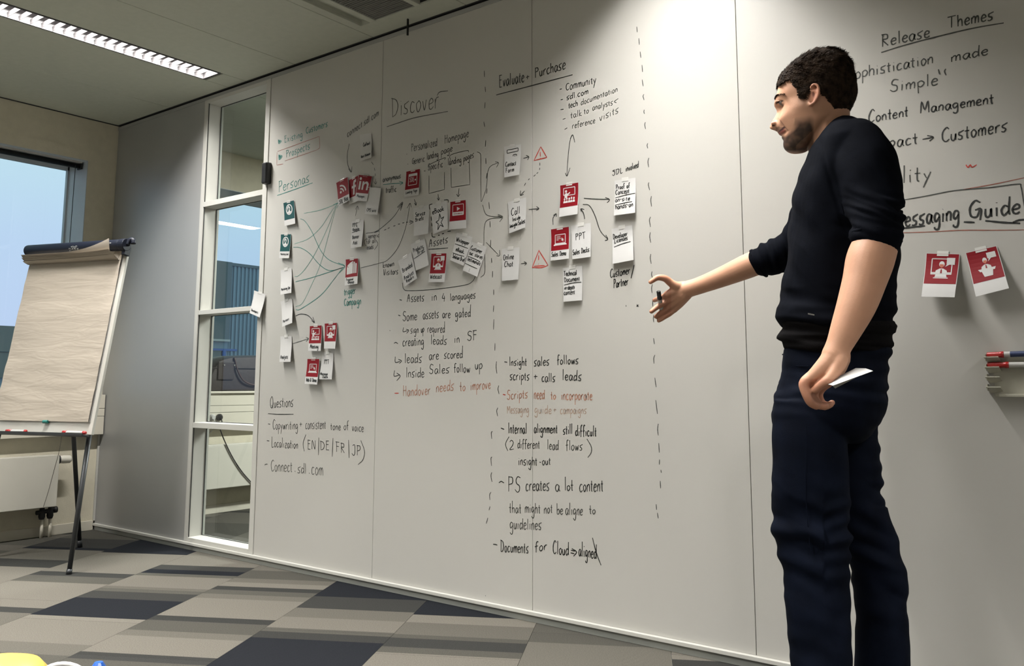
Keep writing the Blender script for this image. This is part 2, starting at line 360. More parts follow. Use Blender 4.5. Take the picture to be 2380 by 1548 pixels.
# ================================================================== carpet of tiles
fa, fb = np.array([2.32, -0.957]) * .9454, np.array([1.248, -0.074]) * .9454
GD = np.array([2.287, -0.878]) - np.array([1.813, -0.030]); GD /= np.linalg.norm(GD)   # run of the seams
ANG = 2.075195078
G2 = np.array([math.cos(ANG), math.sin(ANG)]); N2 = np.array([G2[1], -G2[0]])
TL_, TML, TM, TD, TK = (.200, .185, .158), (.150, .141, .120), (.103, .099, .085), (.052, .052, .049), (.021, .023, .028)
BANDS = {
 -1: (-.41, [(9, TM), (-.3, TD), (-.56, TK), (-.62, TML), (-.885, TD), (-1.06, TL_), (-1.41, TML), (-1.6, TM)]),
 0: (-.14, [(9, TM), (-.25, TK), (-.655, TL_), (-1.125, TD), (-1.21, TM), (-1.335, TL_), (-1.76, TD), (-1.835, TML), (-2.14, TM)]),
 1: (-.40, [(9, TML), (-.66, TL_), (-.895, TD), (-1.0, TK), (-1.085, TM), (-1.137, TL_), (-1.355, TML), (-1.40, TM), (-1.45, TD), (-1.57, TK), (-1.85, TL_), (-2.18, TML), (-2.3, TM)]),
 2: (-.28, [(9, TML), (-.95, TM), (-1.12, TML), (-1.2, TL_), (-1.285, TD), (-1.345, TM), (-1.42, TML), (-1.495, TL_), (-1.77, TD), (-1.845, TM), (-1.98, TML), (-2.05, TL_), (-2.247, TD), (-2.32, TM)]),
 3: (-.39, [(9, TK), (-1.386, TD), (-1.583, TML), (-1.72, TL_), (-1.87, TM), (-1.92, TD), (-2.0, TK)]),
 4: (-.11, [(9, TK), (-1.605, TL_), (-1.72, TML), (-1.88, TM), (-1.925, TD), (-2.03, TM), (-2.095, TL_)]),
 5: (-.28, [(9, TM), (-1.9, TML), (-2.28, TM)]),
}
M_carpet = attr_mat('ribbed_carpet', 0.95, 0.05, var=0.22, vscale=260.0)
_t = M_carpet.node_tree; _b = _t.nodes['Principled BSDF']
_tc = _t.nodes.new('ShaderNodeTexCoord'); _wv = _t.nodes.new('ShaderNodeTexWave'); _wv.wave_type = 'BANDS'; _wv.bands_direction = 'X'
_mp = _t.nodes.new('ShaderNodeMapping'); _mp.inputs['Rotation'].default_value = (0, 0, -ANG)
_t.links.new(_tc.outputs['Object'], _mp.inputs[0]); _t.links.new(_mp.outputs[0], _wv.inputs[0])
_wv.inputs['Scale'].default_value = 62.0; _wv.inputs['Distortion'].default_value = 0.6; _wv.inputs['Detail'].default_value = 2
_bp = _t.nodes.new('ShaderNodeBump'); _bp.inputs['Strength'].default_value = 0.55; _bp.inputs['Distance'].default_value = 0.004
_t.links.new(_wv.outputs['Fac'], _bp.inputs['Height']); _t.links.new(_bp.outputs[0], _b.inputs['Normal'])
floor = struct(MB().box(-.05, 7.95, -6.05, 4.55, -.03, -.006).build('floor', M_plinth), 'floor laid with striped carpet tiles set at an angle to the walls')
rest = MB(); rnd = random.Random(5)
def tile(mb, c, g1, g0, bands):
    n0, n1 = .489 + .5 * c + .0006, .489 + .5 * (c + 1) - .0006
    g1 -= .0006; g0 += .0006
    P = lambda n, g, z: (N2[0] * n + G2[0] * g, N2[1] * n + G2[1] * g, z)
    cuts = [g1] + [b[0] for b in bands if g0 + .012 < b[0] < g1 - .012] + [g0]
    for a, b in zip(cuts[:-1], cuts[1:]):
        mid = (a + b) / 2; tone = [t for s, t in bands if s >= mid][-1]
        v = rnd.uniform(.93, 1.07) * ALB; tone = tuple(q * v for q in tone)
        mb.add([P(n0, b, 0), P(n1, b, 0), P(n1, a, 0), P(n0, a, 0)], [(0, 1, 2, 3)], tone)
    mb.add([P(n0, g0, 0), P(n1, g0, 0), P(n1, g1, 0), P(n0, g1, 0), P(n0, g0, -.006), P(n1, g0, -.006), P(n1, g1, -.006), P(n0, g1, -.006)],
           [(0, 4, 5, 1), (1, 5, 6, 2), (2, 6, 7, 3), (3, 7, 4, 0)], TD)
for c in range(-16, 14):
    off = BANDS[c][0] if c in BANDS else rnd.uniform(-.5, 0)
    for k in range(-26, 26):
        g1 = off + .5 * k; g0 = g1 - .5; gm = g1 - .25; nm = .739 + .5 * c
        x, y = N2 * nm + G2 * gm
        if not (-.25 < x < 8.1 and -6.2 < y < 4.7): continue
        if c in BANDS and gm > -2.9 and y < .6: bands = BANDS[c][1]
        else:
            bands = []; s = g1 + .01; 
            while s > g0:
                bands.append((s, rnd.choice([TL_, TML, TML, TM, TM, TD, TK]))); s -= rnd.choice([.06, .15, .25, .5])
            bands[0] = (99, bands[0][1])
        dx, dy = x - C0[0], y - C0[1]; z = -.605 * dx + .787 * dy
        inview = z > 1.2 and abs((.793 * dx + .609 * dy) / z) < .75 and y < 1.4
        if inview:
            m = MB(); tile(m, c, g1, g0, bands); m.build('carpet_tile', M_carpet, floor)
        else: tile(rest, c, g1, g0, bands)
r_ = rest.build('carpet_tiles_far', M_carpet, floor); r_['kind'] = 'stuff'
# ================================================================== buildings outside
M_clad = mat('metal_cladding', (.20, .28, .32), .45, metal=.3, var=.05, scale=.6)
M_clad2 = mat('dark_facade', (.10, .13, .14), .6, var=.05, scale=.5)
M_grn = mat('grey_facade', (.16, .175, .165), .7, var=.05, scale=.5)
b = thing('warehouse', 'ribbed metal-clad building seen through the glazed strip', 'building', (-22, 18, -3))
MB().box(-30, -20, 14.55, 30, -3, 4.93).build('wall', M_clad, b)
rib = None
for i in range(60):
    y = 14.62 + i * .155
    if rib is None:
        rib = MB().box(0, .05, 0, .06, -3, 4.88).build('cladding_rib', M_clad, b); rib.location = (-20, y, 0)
    else:
        o = bpy.data.objects.new('cladding_rib', rib.data); COL.objects.link(o); o.parent = b; o.matrix_parent_inverse = rib.matrix_parent_inverse.copy(); o.location = (-20, y, 0)
MB().box(-20.1, -19.92, 14.5, 30, 4.86, 4.96).build('parapet', M_clad2, b)
MB().box(-26, -19.9, 12.6, 14.5, 2.33, 4.97).build('side_block', M_clad2, b)
MB().box(-26, -19.86, 12.6, 14.52, 2.26, 2.33).build('ledge', M_alu, b)
MB().box(-26, -20.02, 12.6, 14.55, -3, 2.28).build('wall', M_clad, b)
MB().box(-20.02, -19.95, 13.2, 14.25, .2, 1.95).build('door', M_clad2, b)
MB().box(-20.0, -19.93, 13.0, 14.85, 1.95, 2.02).box(-20.0, -19.93, 14.3, 14.42, -1, 1.95).build('door_frame', mat('blue_frame', (.05, .12, .35), .5), b)
b = thing('low_building', 'low grey flat-roofed building seen through the big window', 'building', (-24, 2, -3))
MB().box(-30, -22, -14, 10.4, 1.02, 2.55).build('wall', M_grn, b)
MB().box(-30, -21.97, -14, 10.4, 1.78, 1.80).build('seam', M_clad2, b)
MB().box(-30, -22.1, -14, 10.4, -3, 1.02).build('base', M_clad, b)
struct(MB().box(-80, -.3, -60, 60, -3.1, -3.0).build('ground', mat('asphalt', (.06, .07, .08), .9)), 'ground outside')
# ================================================================== marker handwriting
GL = {
'a': (9, '8,9 4,10 1,6 2,1 5,0 8,6 8,9 8,3 10,0'), 'b': (8, '1,20 1,0|1,7 5,10 8,6 6,1 1,0'), 'c': (8, '8,9 4,10 1,6 2,1 5,0 8,2'),
'd': (9, '8,8 4,10 1,5 3,0 8,4|9,20 8,4 9,0'), 'e': (8, '1,5 7,6 7,9 4,10 1,6 2,1 5,0 8,2'), 'f': (7, '8,19 5,20 3,15 3,-2|0,9 7,10'),
'g': (9, '8,9 4,10 1,6 3,1 8,6|8,9 8,-3 6,-8 2,-7 1,-5'), 'h': (8, '1,20 1,0|1,6 4,10 7,8 7,0'), 'i': (4, '2,9 2,0|2,14 2.5,14.5'),
'j': (5, '3,9 3,-5 0,-8|3,14 3.5,14.5'), 'k': (8, '1,20 1,0|7,10 1,5 8,0'), 'l': (4, '2,20 2,0'), 'm': (12, '1,9 1,0|1,6 4,10 6,8 6,0|6,6 9,10 11,8 11,0'),
'n': (8, '1,9 1,0|1,6 4,10 7,8 7,0'), 'o': (8, '5,10 1,7 2,1 5,0 8,5 6,9 4,10'), 'p': (8, '1,9 1,-9|1,8 5,10 8,6 5,1 1,2'),
'q': (9, '8,9 4,10 1,6 3,1 8,5|8,9 8,-9'), 'r': (7, '1,9 1,0|1,5 3,9 7,10'), 's': (8, '9,12 4,10 2,9 2,6 6,4 6,1 3,0 0,1'), 't': (6, '3,16 3,2 5,0|0,10 6,10'),
'u': (8, '1,9 1,3 3,0 6,2 7,9 7,0'), 'v': (8, '1,9 4,0 7,10'), 'w': (11, '1,9 3,0 6,8 8,0 11,10'), 'x': (8, '1,10 7,0|7,10 1,0'),
'y': (8, '1,9 4,2|8,10 4,0 1,-9'), 'z': (8, '1,9 7,10 1,0 8,0'),
'A': (12, '0,0 6,20 9,0|2,8 10,8'), 'B': (10, '1,20 1,0|1,20 7,17 6,11 1,11 8,8 8,2 1,0'), 'C': (11, '11,17 7,20 2,13 2,4 6,0 11,3'),
'D': (12, '2,20 2,0|0,20 8,17 11,9 8,2 2,0'), 'E': (10, '2,20 2,0|1,20 9,20|2,11 8,11|2,0 9,0'), 'F': (10, '2,20 2,0|0,20 9,20|2,11 8,11'),
'G': (14, '12,17 7,20 2,12 3,3 9,2 11,9|7,9 13,9 12,-2'), 'H': (12, '2,20 2,0|10,19 10,0|2,10 10,11'), 'I': (4, '2,20 2,0'), 'J': (8, '1,19 6,20 6,3 3,0 0,4'),
'L': (9, '2,20 2,0 9,0'), 'M': (14, '1,0 2,20 7,6 12,20 13,0'), 'N': (12, '1,0 2,20 9,0 10,20'), 'O': (12, '6,20 1,12 3,1 8,0 11,10 7,20'),
'P': (10, '2,20 2,0|1,19 8,18 8,11 2,9'), 'Q': (14, '7,20 2,13 3,2 8,0 12,8 11,18 7,20|7,4 13,-1'), 'R': (11, '2,20 2,0|0,19 8,18 8,11 2,10 10,0'),
'S': (10, '10,18 5,20 2,16 3,11 8,8 8,2 4,0 0,3'), 'T': (11, '5,20 5,0|-1,19 11,20'), 'V': (11, '1,20 5,0 10,20'), 'W': (14, '1,20 4,0 7,14 10,0 14,20'),
'2': (9, '1,16 4,20 8,16 6,8 1,0 9,1'), '4': (9, '5,20 1,8 8,8|7,14 6,-1'), '&': (10, '10,0 2,14 4,19 7,15 1,5 4,0 10,7'),
'-': (6, '0,8 6,9'), '+': (8, '1,7 8,8|4,13 4,1'), '.': (4, '2,0 2.6,.6'), ' ': (7, ''), '/': (8, '8,20 1,-3'), ',': (3, '2,1 1,-2'), '#': (5, ''),
}
def strokes_of(s):
    out = []; x = 0.0
    for ch in s:
        w, d = GL.get(ch, GL['o'])
        for st in d.split('|'):
            if st.strip():
                P = [tuple(map(float, q.split(','))) for q in st.split()]
                out.append([(x + a, b) for a, b in P])
        x += w + 2.2
    return out, max(x - 2.2, 1)
def ribbon(mb, pts3, width, nrm=(0, -1, 0), taper=True):
    """flat ink stroke along 3D points lying on a surface with normal nrm"""
    nrm = np.array(nrm, float); k = len(pts3)
    if k < 2: return
    vs = []
    for i, p in enumerate(pts3):
        d = np.array(pts3[min(i + 1, k - 1)]) - np.array(pts3[max(i - 1, 0)])
        d = d / (np.linalg.norm(d) + 1e-9); s = np.cross(d, nrm)
        w = width * .5
        if taper: w *= .72 + .28 * math.sin(math.pi * min(max(i / (k - 1), 0.03), .97)) + .08 * math.sin(i * 2.1 + k)
        vs += [np.array(p) + s * w, np.array(p) - s * w]
    mb.add(vs, [(2 * i, 2 * i + 1, 2 * i + 3, 2 * i + 2) for i in range(k - 1)])
def write(mb, s, p0, p1, xh, cap=None, mapper=None, width=.0042, slant=0.0, jit=.35, nrm=(0, -1, 0)):
    """write s from p0 to p1 (baseline ends in the mapper's 2D space, y down)"""
    cap = cap or xh * 1.75
    st, tot = strokes_of(s); rg = random.Random(hash_(s))
    p0 = np.array(p0, float); p1 = np.array(p1, float)
    for P in st:
        Q = []
        for a, b in P:
            a += rg.uniform(-jit, jit); b += rg.uniform(-jit, jit)
            hgt = b * xh / 10 if b <= 10 else xh + (b - 10) * (cap - xh) / 10
            q = p0 + (p1 - p0) * (a / tot) + np.array([slant * hgt, -hgt])
            Q.append(q)
        Q = catmull(Q, 4)
        ribbon(mb, [mapper(*q) for q in Q], width, nrm)
def hash_(s):
    h = 7
    for c in s: h = (h * 31 + ord(c)) % 1000003
    return h
B6 = lambda x, y: board(x, y, .0006)
INK = {'k': (.020, .022, .020), 'g': (.060, .064, .056), 'r': (.62, .05, .03), 'f': (.50, .24, .16), 't': (.02, .24, .20), 'u': (.12, .40, .32), 'b': (.40, .12, .08)}
M_ink = {k: mat('marker_ink_' + n, INK[k], .5, var=.35, scale=45) for k, n in dict(k='black', g='worn_black', r='red', f='faded_red', t='teal', u='thin_teal', b='brown').items()}
def note(ink, label, words=(), lines=(), width=.0042):
    """one block of writing or drawing: words = (text, x0, y0, x1, y1, xh[, cap]); lines = lists of points"""
    mb = MB()
    for w in words: write(mb, w[0], w[1:3], w[3:5], w[5], w[6] if len(w) > 6 else None, B6, width)
    for l in lines:
        cl = catmull(l, 6) if len(l) > 2 else [np.array(l[0], float) + (np.array(l[1], float) - np.array(l[0])) * t for t in (0, .33, .67, 1)]
        ribbon(mb, [B6(*q) for q in cl], width)
    o = mb.build('handwriting' if words else 'drawn_line', M_ink[ink], wall)
    if label: o['label'] = label
    return o
T_, K_, G_, R_, F_, U_ = 't', 'k', 'g', 'r', 'f', 'u'
note(T_, 'teal words Existing Customers', [('Existing', 660.7, 331.7, 703, 319, 9, 15), ('Customers', 711, 311, 761, 294, 9, 14)], [[(646, 325), (654, 328), (648, 334), (647, 326), (651, 330)]])
note(T_, 'teal word Prospects', [('Prospects', 664.6, 366.6, 720, 346, 10, 17)], [[(647, 360), (656, 363), (649, 371), (648, 361), (652, 366)]])
for _p in ([(647, 326), (653, 328.5), (648, 333)], [(648, 361), (655, 363.5), (649.5, 370)]):
    MB().add([B6(*q) for q in _p], [(0, 1, 2)]).build('arrowhead', M_ink['t'], wall)
note('b', 'brown box round the word Prospects', (), [[(645, 352), (742, 317)], [(742, 317), (743, 342), (738, 347)], [(738, 348), (662, 374)], [(644, 354), (643, 383)], [(643, 384), (658, 381)]], .003)
note(T_, 'underlined teal heading Personas', [('Personas', 647, 447, 718, 423, 13, 26)], [[(644, 454.5), (686, 440), (726.6, 424.8)]])
note(G_, 'black words connect.sdl.com near the top', [('connect.sdl.com', 807, 319, 880, 268, 9, 15)])
note(G_, 'curved arrow under connect.sdl.com', (), [[(812, 334), (807, 361), (809, 385), (816.5, 399)], [(810, 392), (816.5, 400), (818, 387)]])
note(G_, 'dashed arrow beside the top white card', (), [[(863, 376), (868, 383)], [(870, 390), (871.5, 397)], [(872, 403), (872.5, 409)], [(873, 415), (873, 427)], [(869, 422), (873, 428), (876, 422)]], .003)
note(U_, 'thin teal arrows fanning out from the cards', (), [
 [(706.5, 495.8), (745, 488), (786, 472.5)], [(684, 566.9), (716, 555), (744.7, 529.4), (765.4, 498.4), (783.5, 473.8)],
 [(684.8, 642.4), (693, 641.3), (707.5, 627), (726, 600), (747, 560), (765, 520), (780, 480)], [(686.8, 713.3), (703.4, 703.4), (724, 662), (740.6, 624.8), (752, 590), (765, 540), (782, 478)]], .0026)
note(T_, 'thick teal arrows to the envelope card', (), [
 [(698, 508.7), (708.5, 514), (724, 537), (744.7, 581), (765.4, 604.3), (801.5, 618.6)], [(681.4, 574.6), (698, 576), (719, 588.8), (744.7, 617), (768, 629), (799, 621)],
 [(687, 654.8), (724, 645.5), (769.5, 631), (796.4, 621.7)], [(687.9, 719.5), (699, 718), (744.7, 686.8), (775.7, 649.6), (796.4, 622.7)], [(786, 611), (801, 618.6), (789, 634)], [(775, 476), (787, 472), (783, 484)]], .0034)
note(K_, 'small curved arrow to the Meeting card', (), [[(687, 734.4), (699, 730), (715.8, 733.4), (730.7, 749.3)], [(727, 737), (730.7, 749.5), (724, 745)]])
note(G_, 'small straight arrow to the Meeting card', (), [[(680, 798.9), (699, 793), (717, 787)], [(711, 784), (717, 787), (711, 793.5)]], .003)
note(T_, 'teal words trigger campaign', [('trigger', 799.5, 687, 826, 682, 10, 17), ('Campaign', 799.5, 711, 839, 707, 10, 16)])
note(K_, 'black words generic for all leads in brackets', [('generic', 856, 554, 881, 551, 6, 10), ('for all', 851, 567, 873, 564, 6, 11), ('leads', 851, 580, 868, 578, 6, 11)], [[(853, 553), (847, 561), (850, 572)], [(874, 558), (878, 568), (870, 581)]], .003)
note(G_, 'arrow up to the social media cards', (), [[(826, 502), (831, 480)], [(826, 487), (831, 479), (834, 488)]], .003)
note(K_, 'long curve from the envelope card to the landing page card', (), [[(838, 622.7), (881, 612), (901, 604), (924.3, 576.4), (939.8, 539), (947.5, 506.7), (952.5, 473)], [(946, 484), (953, 472.5), (956, 482)]], .003)
note(K_, 'curve from the PPC card to the landing page card', (), [[(850.6, 542.3), (871, 539), (890, 527), (916.5, 502), (935, 472.5)], [(923, 482), (936, 470), (931, 490)], [(925, 483), (935, 473), (930, 487)]], .0034)
note(K_, 'dashed arrow to the Service Briefs card', (), [[(870, 541), (882, 536)], [(892.5, 534.9), (898, 533)], [(901, 531.5), (905.6, 529)], [(914, 525.5), (919, 524.5)], [(925, 521), (929.7, 520.6)], [(935, 518.6), (939.8, 517.5)], [(944, 516.3), (948, 516.3)], [(950.6, 516), (957, 516)], [(952, 512), (960, 516), (952, 521.4)]], .0034)
note(G_, 'large black heading Discover with an underline', [('Discover', 909, 272, 1020, 250, 25, 43)], [[(899, 294.7), (925, 286), (967, 273), (1041, 259)], [(1016, 222), (1022, 214), (1041, 211)]])
note(K_, 'black list of Personalized Homepage and landing pages', [('Personalized', 955.6, 352.5, 1015.7, 339, 11, 18), ('Homepage', 1033, 334, 1089, 318, 11, 20), ('Generic', 957.5, 382.5, 986.6, 375.5, 9, 14), ('landing', 992, 371, 1018.6, 365, 9, 16), ('page', 1025, 360, 1051.5, 351, 9),
 ('Specific', 995, 396, 1029, 388, 9, 15), ('landing', 1041, 384, 1072, 378, 9, 16), ('pages', 1077, 376, 1101, 366, 9)], [[(945, 358), (946, 358.6)], [(947.3, 381), (948.4, 381.6)], [(985.6, 397.4), (989, 397.4)]], .0034)
note(G_, 'two hand-drawn page outlines', (), [[(997, 392), (998, 383), (1033, 367), (1033, 372)], [(1032.9, 400), (1033, 440.6)], [(1033, 440.6), (997, 449.8)], [(997, 449.8), (997, 408)], [(1047, 372), (1048, 360), (1085, 350), (1089, 354)], [(1090.5, 376), (1092, 429)], [(1092, 429), (1049, 435.6)], [(1049, 435.6), (1048, 390)]], .0032)
note(K_, 'three short arrows down to the middle cards', (), [[(1067, 437.7), (1065, 456)], [(1061, 451), (1065, 456.5), (1069, 451)], [(1018, 451), (1019.5, 464)], [(1016, 460), (1019.5, 465), (1022, 459)], [(963, 463), (967, 476.5)], [(963, 472), (967, 477), (968, 470)]], .0034)
note(G_, 'words anonymous traffic', [('anonymous', 889.7, 423, 931, 414, 7, 11), ('traffic', 896.5, 448.4, 921, 445.5, 8, 14)])
note(T_, 'teal arrow to the landing page card', (), [[(890, 429), (912, 427), (936, 425)], [(928, 421.5), (936.5, 425), (929, 430)]], .0034)
note(G_, 'long curved lines right of the landing pages list', (), [[(1108.7, 353), (1115.5, 356.4), (1117.4, 366), (1117.4, 420), (1118, 468.8)], [(1119.3, 468.8), (1130, 437.8), (1133.9, 399), (1141.6, 385.4), (1158, 378.6)], [(1151, 376), (1158.5, 378.6), (1154, 389)],
 [(1121.6, 476), (1129, 497.5), (1145, 503.3), (1168, 503.7)], [(1168, 506), (1139, 509), (1126.5, 522.7), (1124.5, 571)], [(1126.5, 590.5), (1126.5, 633), (1117, 644.8)], [(1157, 498), (1169, 503.5)], [(1161, 516), (1169, 505)], [(1157, 501), (1167, 506)], [(1130, 563.4), (1158.5, 592.5)], [(1154, 594.6), (1161, 594), (1161, 581)]], .0032)
note(K_, 'underlined word Assets', [('Assets', 997, 574.9, 1040.5, 564, 10, 18)], [[(995.6, 579.5), (1015, 578.5), (1041.3, 576.4)]])
note(K_, 'dashed outline round the eBook card', (), [[(999, 487), (998, 477), (1005, 474)], [(1032, 464.8), (1041, 464.8), (1042, 471)], [(1002, 503), (1003, 513)], [(1003, 518), (1004, 526)], [(1003.5, 541), (1005, 550), (1012, 551)], [(1018, 547), (1022, 546.5)], [(1027, 543.5), (1032, 542.6)], [(1040, 538), (1048, 537)]], .0044)
note(G_, 'words known Visitors', [('known', 890, 623, 915.7, 618, 7, 13), ('Visitors', 891, 640, 925, 637, 8, 14)])
note(K_, 'long curved line under the Webcast card', (), [[(935, 657), (938, 671), (950.6, 675.7), (1009.5, 672.6), (1079, 663), (1098, 654), (1105, 641.6)]], .0034)
note(K_, 'underlined heading Evaluate + Purchase', [('Evaluate', 1159.6, 203, 1218, 190, 15, 27), ('+', 1222, 186, 1230, 184, 8), ('Purchase', 1243, 181, 1314, 160, 14, 23)], [[(1153.4, 220.7), (1234, 199.6), (1330.8, 173.7)]], .0048)
note(K_, 'black list from Community to tech', [('Community', 1314.6, 211, 1385, 193, 11, 16), ('sdl.com', 1316.7, 233, 1367, 218, 8, 14), ('tech', 1321, 252, 1342.5, 246, 8, 14)], [[(1300.6, 207.8), (1306, 206.4)], [(1303, 232), (1308.4, 231)], [(1302.8, 254.8), (1310, 254)]], .004)
note(G_, 'thinner black list from documentation to reference visits', [('documentation', 1350, 245, 1435, 213, 8, 14), ('talk', 1326, 275, 1352, 269, 8, 15), ('to', 1357, 265.7, 1368, 262.6, 8), ('analysts', 1376.6, 257, 1424, 244, 8, 13), ('reference', 1330, 299, 1383, 286, 8, 14), ('visits', 1393, 282, 1437, 262, 10)],
 [[(1307.8, 277.5), (1314.6, 275)], [(1312, 301), (1318.6, 297)], [(1437, 229), (1428, 236), (1433, 239)]], .0034)
note(K_, 'long double-headed arrow above the tall classroom card', (), [[(1331, 313), (1325, 326.7), (1320, 368), (1317.7, 408)], [(1325, 323), (1331, 313.5), (1336, 331)], [(1314, 402), (1318, 408.5), (1325, 390)]], .0034)
note(K_, 'short arrow from Contact Form', (), [[(1216.5, 368), (1229, 365)], [(1223, 361), (1229, 365), (1226, 372)]], .0038)
note(R_, 'upper red warning triangle', (), [[(1256.8, 341), (1241, 373)], [(1241, 373), (1271, 366)], [(1271, 366), (1256.8, 341)], [(1255.5, 353), (1256, 364)], [(1255.5, 367), (1256, 368)]], .0042)
note(R_, 'lower red warning triangle', (), [[(1253, 580.9), (1237, 621.5)], [(1237, 621.5), (1258, 622), (1273.8, 616.7)], [(1273.8, 616.7), (1253, 583)], [(1252, 593), (1252, 605)], [(1251.5, 613), (1252, 614)], [(1241, 619), (1266, 617)]], .0042)
note(K_, 'dashed arrow from the upper triangle to the Call card', (), [[(1254.7, 378), (1254.7, 385)], [(1254.5, 390), (1254, 395)], [(1251, 400.6), (1247, 403.5)], [(1245, 406), (1240, 410)], [(1231, 415), (1227.5, 418.5)], [(1222, 425), (1218.5, 431.6)], [(1210, 443), (1209.5, 454), (1217, 451.5)], [(1219, 444), (1210, 453.5)]], .0034)
note(K_, 'two short arrows right of the Call and Online Chat cards', (), [[(1229, 487), (1252.4, 485)], [(1247, 480), (1252.5, 485), (1246, 489)], [(1211, 612.8), (1223, 612)], [(1218, 608), (1223.5, 612), (1219, 617)]], .0036)
note(K_, 'arrows from the classroom card to the right-hand cards', (), [[(1357, 460.7), (1381, 462.6), (1416, 463.6)], [(1407, 459), (1416.5, 464), (1411, 471.5)], [(1354.6, 475), (1369.7, 478), (1383, 501.4), (1395, 536), (1412, 555.7)], [(1408, 546), (1412.5, 556), (1406, 559.5)]], .0036)
note(K_, 'two small arrows under the classroom card', (), [[(1285.4, 522.7), (1285.4, 507), (1292, 497.5)], [(1286, 501), (1292.5, 497), (1293, 504)], [(1359, 509), (1356, 495.6), (1350.4, 486)], [(1351, 492), (1350.3, 485.5), (1358, 487)]], .0038)
note(K_, 'words Customer / Partner', [('Customer', 1418, 646, 1464, 636, 10, 20), ('Partner', 1426, 670, 1460, 662, 11, 22)], [[(1474, 615.7), (1466.6, 646.7)]], .0042)
note(K_, 'words SDL involved', [('SDL', 1423, 409, 1447, 401, 10, 12), ('involved', 1454, 399, 1484, 389, 8, 15)], (), .0036)
# lower left block
note(K_, 'underlined heading Questions', [('Questions', 627, 948, 681, 944.7, 13, 26)], [[(623, 961.5), (650, 963), (682, 962.6)]])
note(K_, 'black line Copywriting + consistent tone of voice', [('Copywriting', 633.6, 998, 692, 998, 12, 23), ('+', 696, 992, 702, 992, 8), ('consistent', 710, 997, 757, 997, 13, 20), ('tone', 768, 999, 791.5, 1000, 10), ('of', 799, 999, 810, 998, 10, 20), ('voice', 818, 1001, 845, 1004, 11)], [[(623, 985), (628, 986)]], .0036)
note(K_, 'black line Localization EN DE FR JP', [('Localization', 631, 1038, 692.4, 1043, 11, 23), ('EN', 714, 1044, 734, 1044.6, 12, 21), ('DE', 744, 1046, 765.5, 1046, 12, 21), ('FR', 780, 1050, 801.6, 1053, 12, 23), ('JP', 818, 1058, 838.5, 1059, 12, 24)],
 [[(620, 1024), (626, 1025)], [(711, 1010), (704.5, 1030), (707, 1049)], [(741, 1017), (740, 1058)], [(774, 1018), (772, 1061.5)], [(810, 1022.6), (811.6, 1064.5)], [(838.5, 1023.6), (847, 1048), (843.6, 1068), (832, 1080)]], .004)
note(G_, 'worn black line connect.sdl.com near the bottom', [('Connect', 629, 1095, 679, 1097, 15, 26), ('sdl', 691.5, 1099, 711.7, 1101, 13, 24), ('com', 723.5, 1102, 751, 1105, 17)], [[(615, 1081), (618, 1079), (622, 1079)], [(685, 1095), (686.5, 1096)], [(718, 1099.5), (719.5, 1100.5)]], .0038)
# middle block
note(K_, 'black line Assets in 4 languages', [('Assets', 946, 702, 985.5, 700, 11, 18), ('in', 1003, 699, 1015, 698, 11), ('4', 1027, 700, 1035, 700, 9, 18), ('languages', 1045.7, 699, 1105, 693, 10, 17)], [[(928.5, 696.5), (934, 698)]])
note(K_, 'black line Some assets are gated', [('Some', 936, 746, 969, 744, 12, 22), ('assets', 983, 742, 1019.5, 739, 12), ('are', 1028, 739, 1046.6, 739, 11), ('gated', 1058, 738, 1093.7, 736, 11, 28)], [[(925.4, 732.4), (930.6, 734)]])
note(K_, 'black line sign up required', [('sign', 954, 775, 972.5, 774, 10), ('up', 978.6, 773, 985.5, 772, 10), ('required', 993.4, 773, 1033.5, 773, 11, 26)], [[(938, 761), (937, 771), (948, 768)], [(944, 765), (950, 768), (945, 775)]], .0036)
note(K_, 'black line creating leads in SF', [('creating', 935.5, 805, 984.7, 802, 12), ('leads', 1001, 800, 1038, 801, 11, 22), ('in', 1056, 796.5, 1068, 796.5, 11), ('SF', 1086, 792, 1109, 790, 12, 22)], [[(915.7, 798), (920, 796), (925, 799)]])
note(K_, 'black line leads are scored', [('leads', 940, 843.5, 980, 843, 12, 22), ('are', 997, 836.6, 1019.5, 835, 12), ('scored', 1032, 833.5, 1075, 832, 11, 28)], [[(918.5, 829), (919, 842), (930, 840)], [(926, 835), (933, 839), (928, 845)]])
note(K_, 'black line Inside Sales follow up', [('Inside', 943.7, 877, 985.5, 877, 12, 23), ('Sales', 997.7, 869, 1044, 867, 11, 22), ('follow', 1055, 864.5, 1092, 866, 11, 20), ('up', 1104, 858, 1121, 858, 13)], [[(917, 861), (916, 874), (928, 872)], [(922, 867), (930, 874), (922, 885)]])
note(F_, 'faded red line Handover needs to improve', [('Handover', 936, 921, 1000, 917, 13, 25), ('needs', 1013.4, 911.6, 1054.4, 907, 13, 25), ('to', 1068.4, 909, 1081.5, 908, 11, 28), ('improve', 1093, 907, 1140, 903, 13)], (), .004)
note(K_, 'black line Insight sales follows', [('Insight', 1183.6, 850, 1224, 850, 10, 21), ('sales', 1241, 851, 1276, 849, 12, 22), ('follows', 1294.5, 847, 1344, 846, 11, 22)], [[(1172, 841), (1179, 842)]], .0044)
note(K_, 'black line scripts + calls leads', [('scripts', 1185, 883, 1230, 884, 12, 20), ('+', 1240, 882, 1249, 882, 9), ('calls', 1259, 887, 1290, 888, 12, 21), ('leads', 1306.7, 883, 1351, 885, 12, 25)], (), .0044)
note(F_, 'faded red line Scripts need to incorporate', [('Scripts', 1178.4, 929, 1226, 925, 12, 22), ('need', 1241, 927, 1265.5, 928, 14, 22), ('to', 1279.6, 928, 1291.7, 928, 10, 22), ('incorporate', 1304, 929, 1376, 930, 13, 22)], (), .0042)
note(R_, 'two short red dashes before the faded red lines', (), [[(917, 914), (926.7, 914)], [(1168.6, 916.7), (1175, 918)]], .0042)
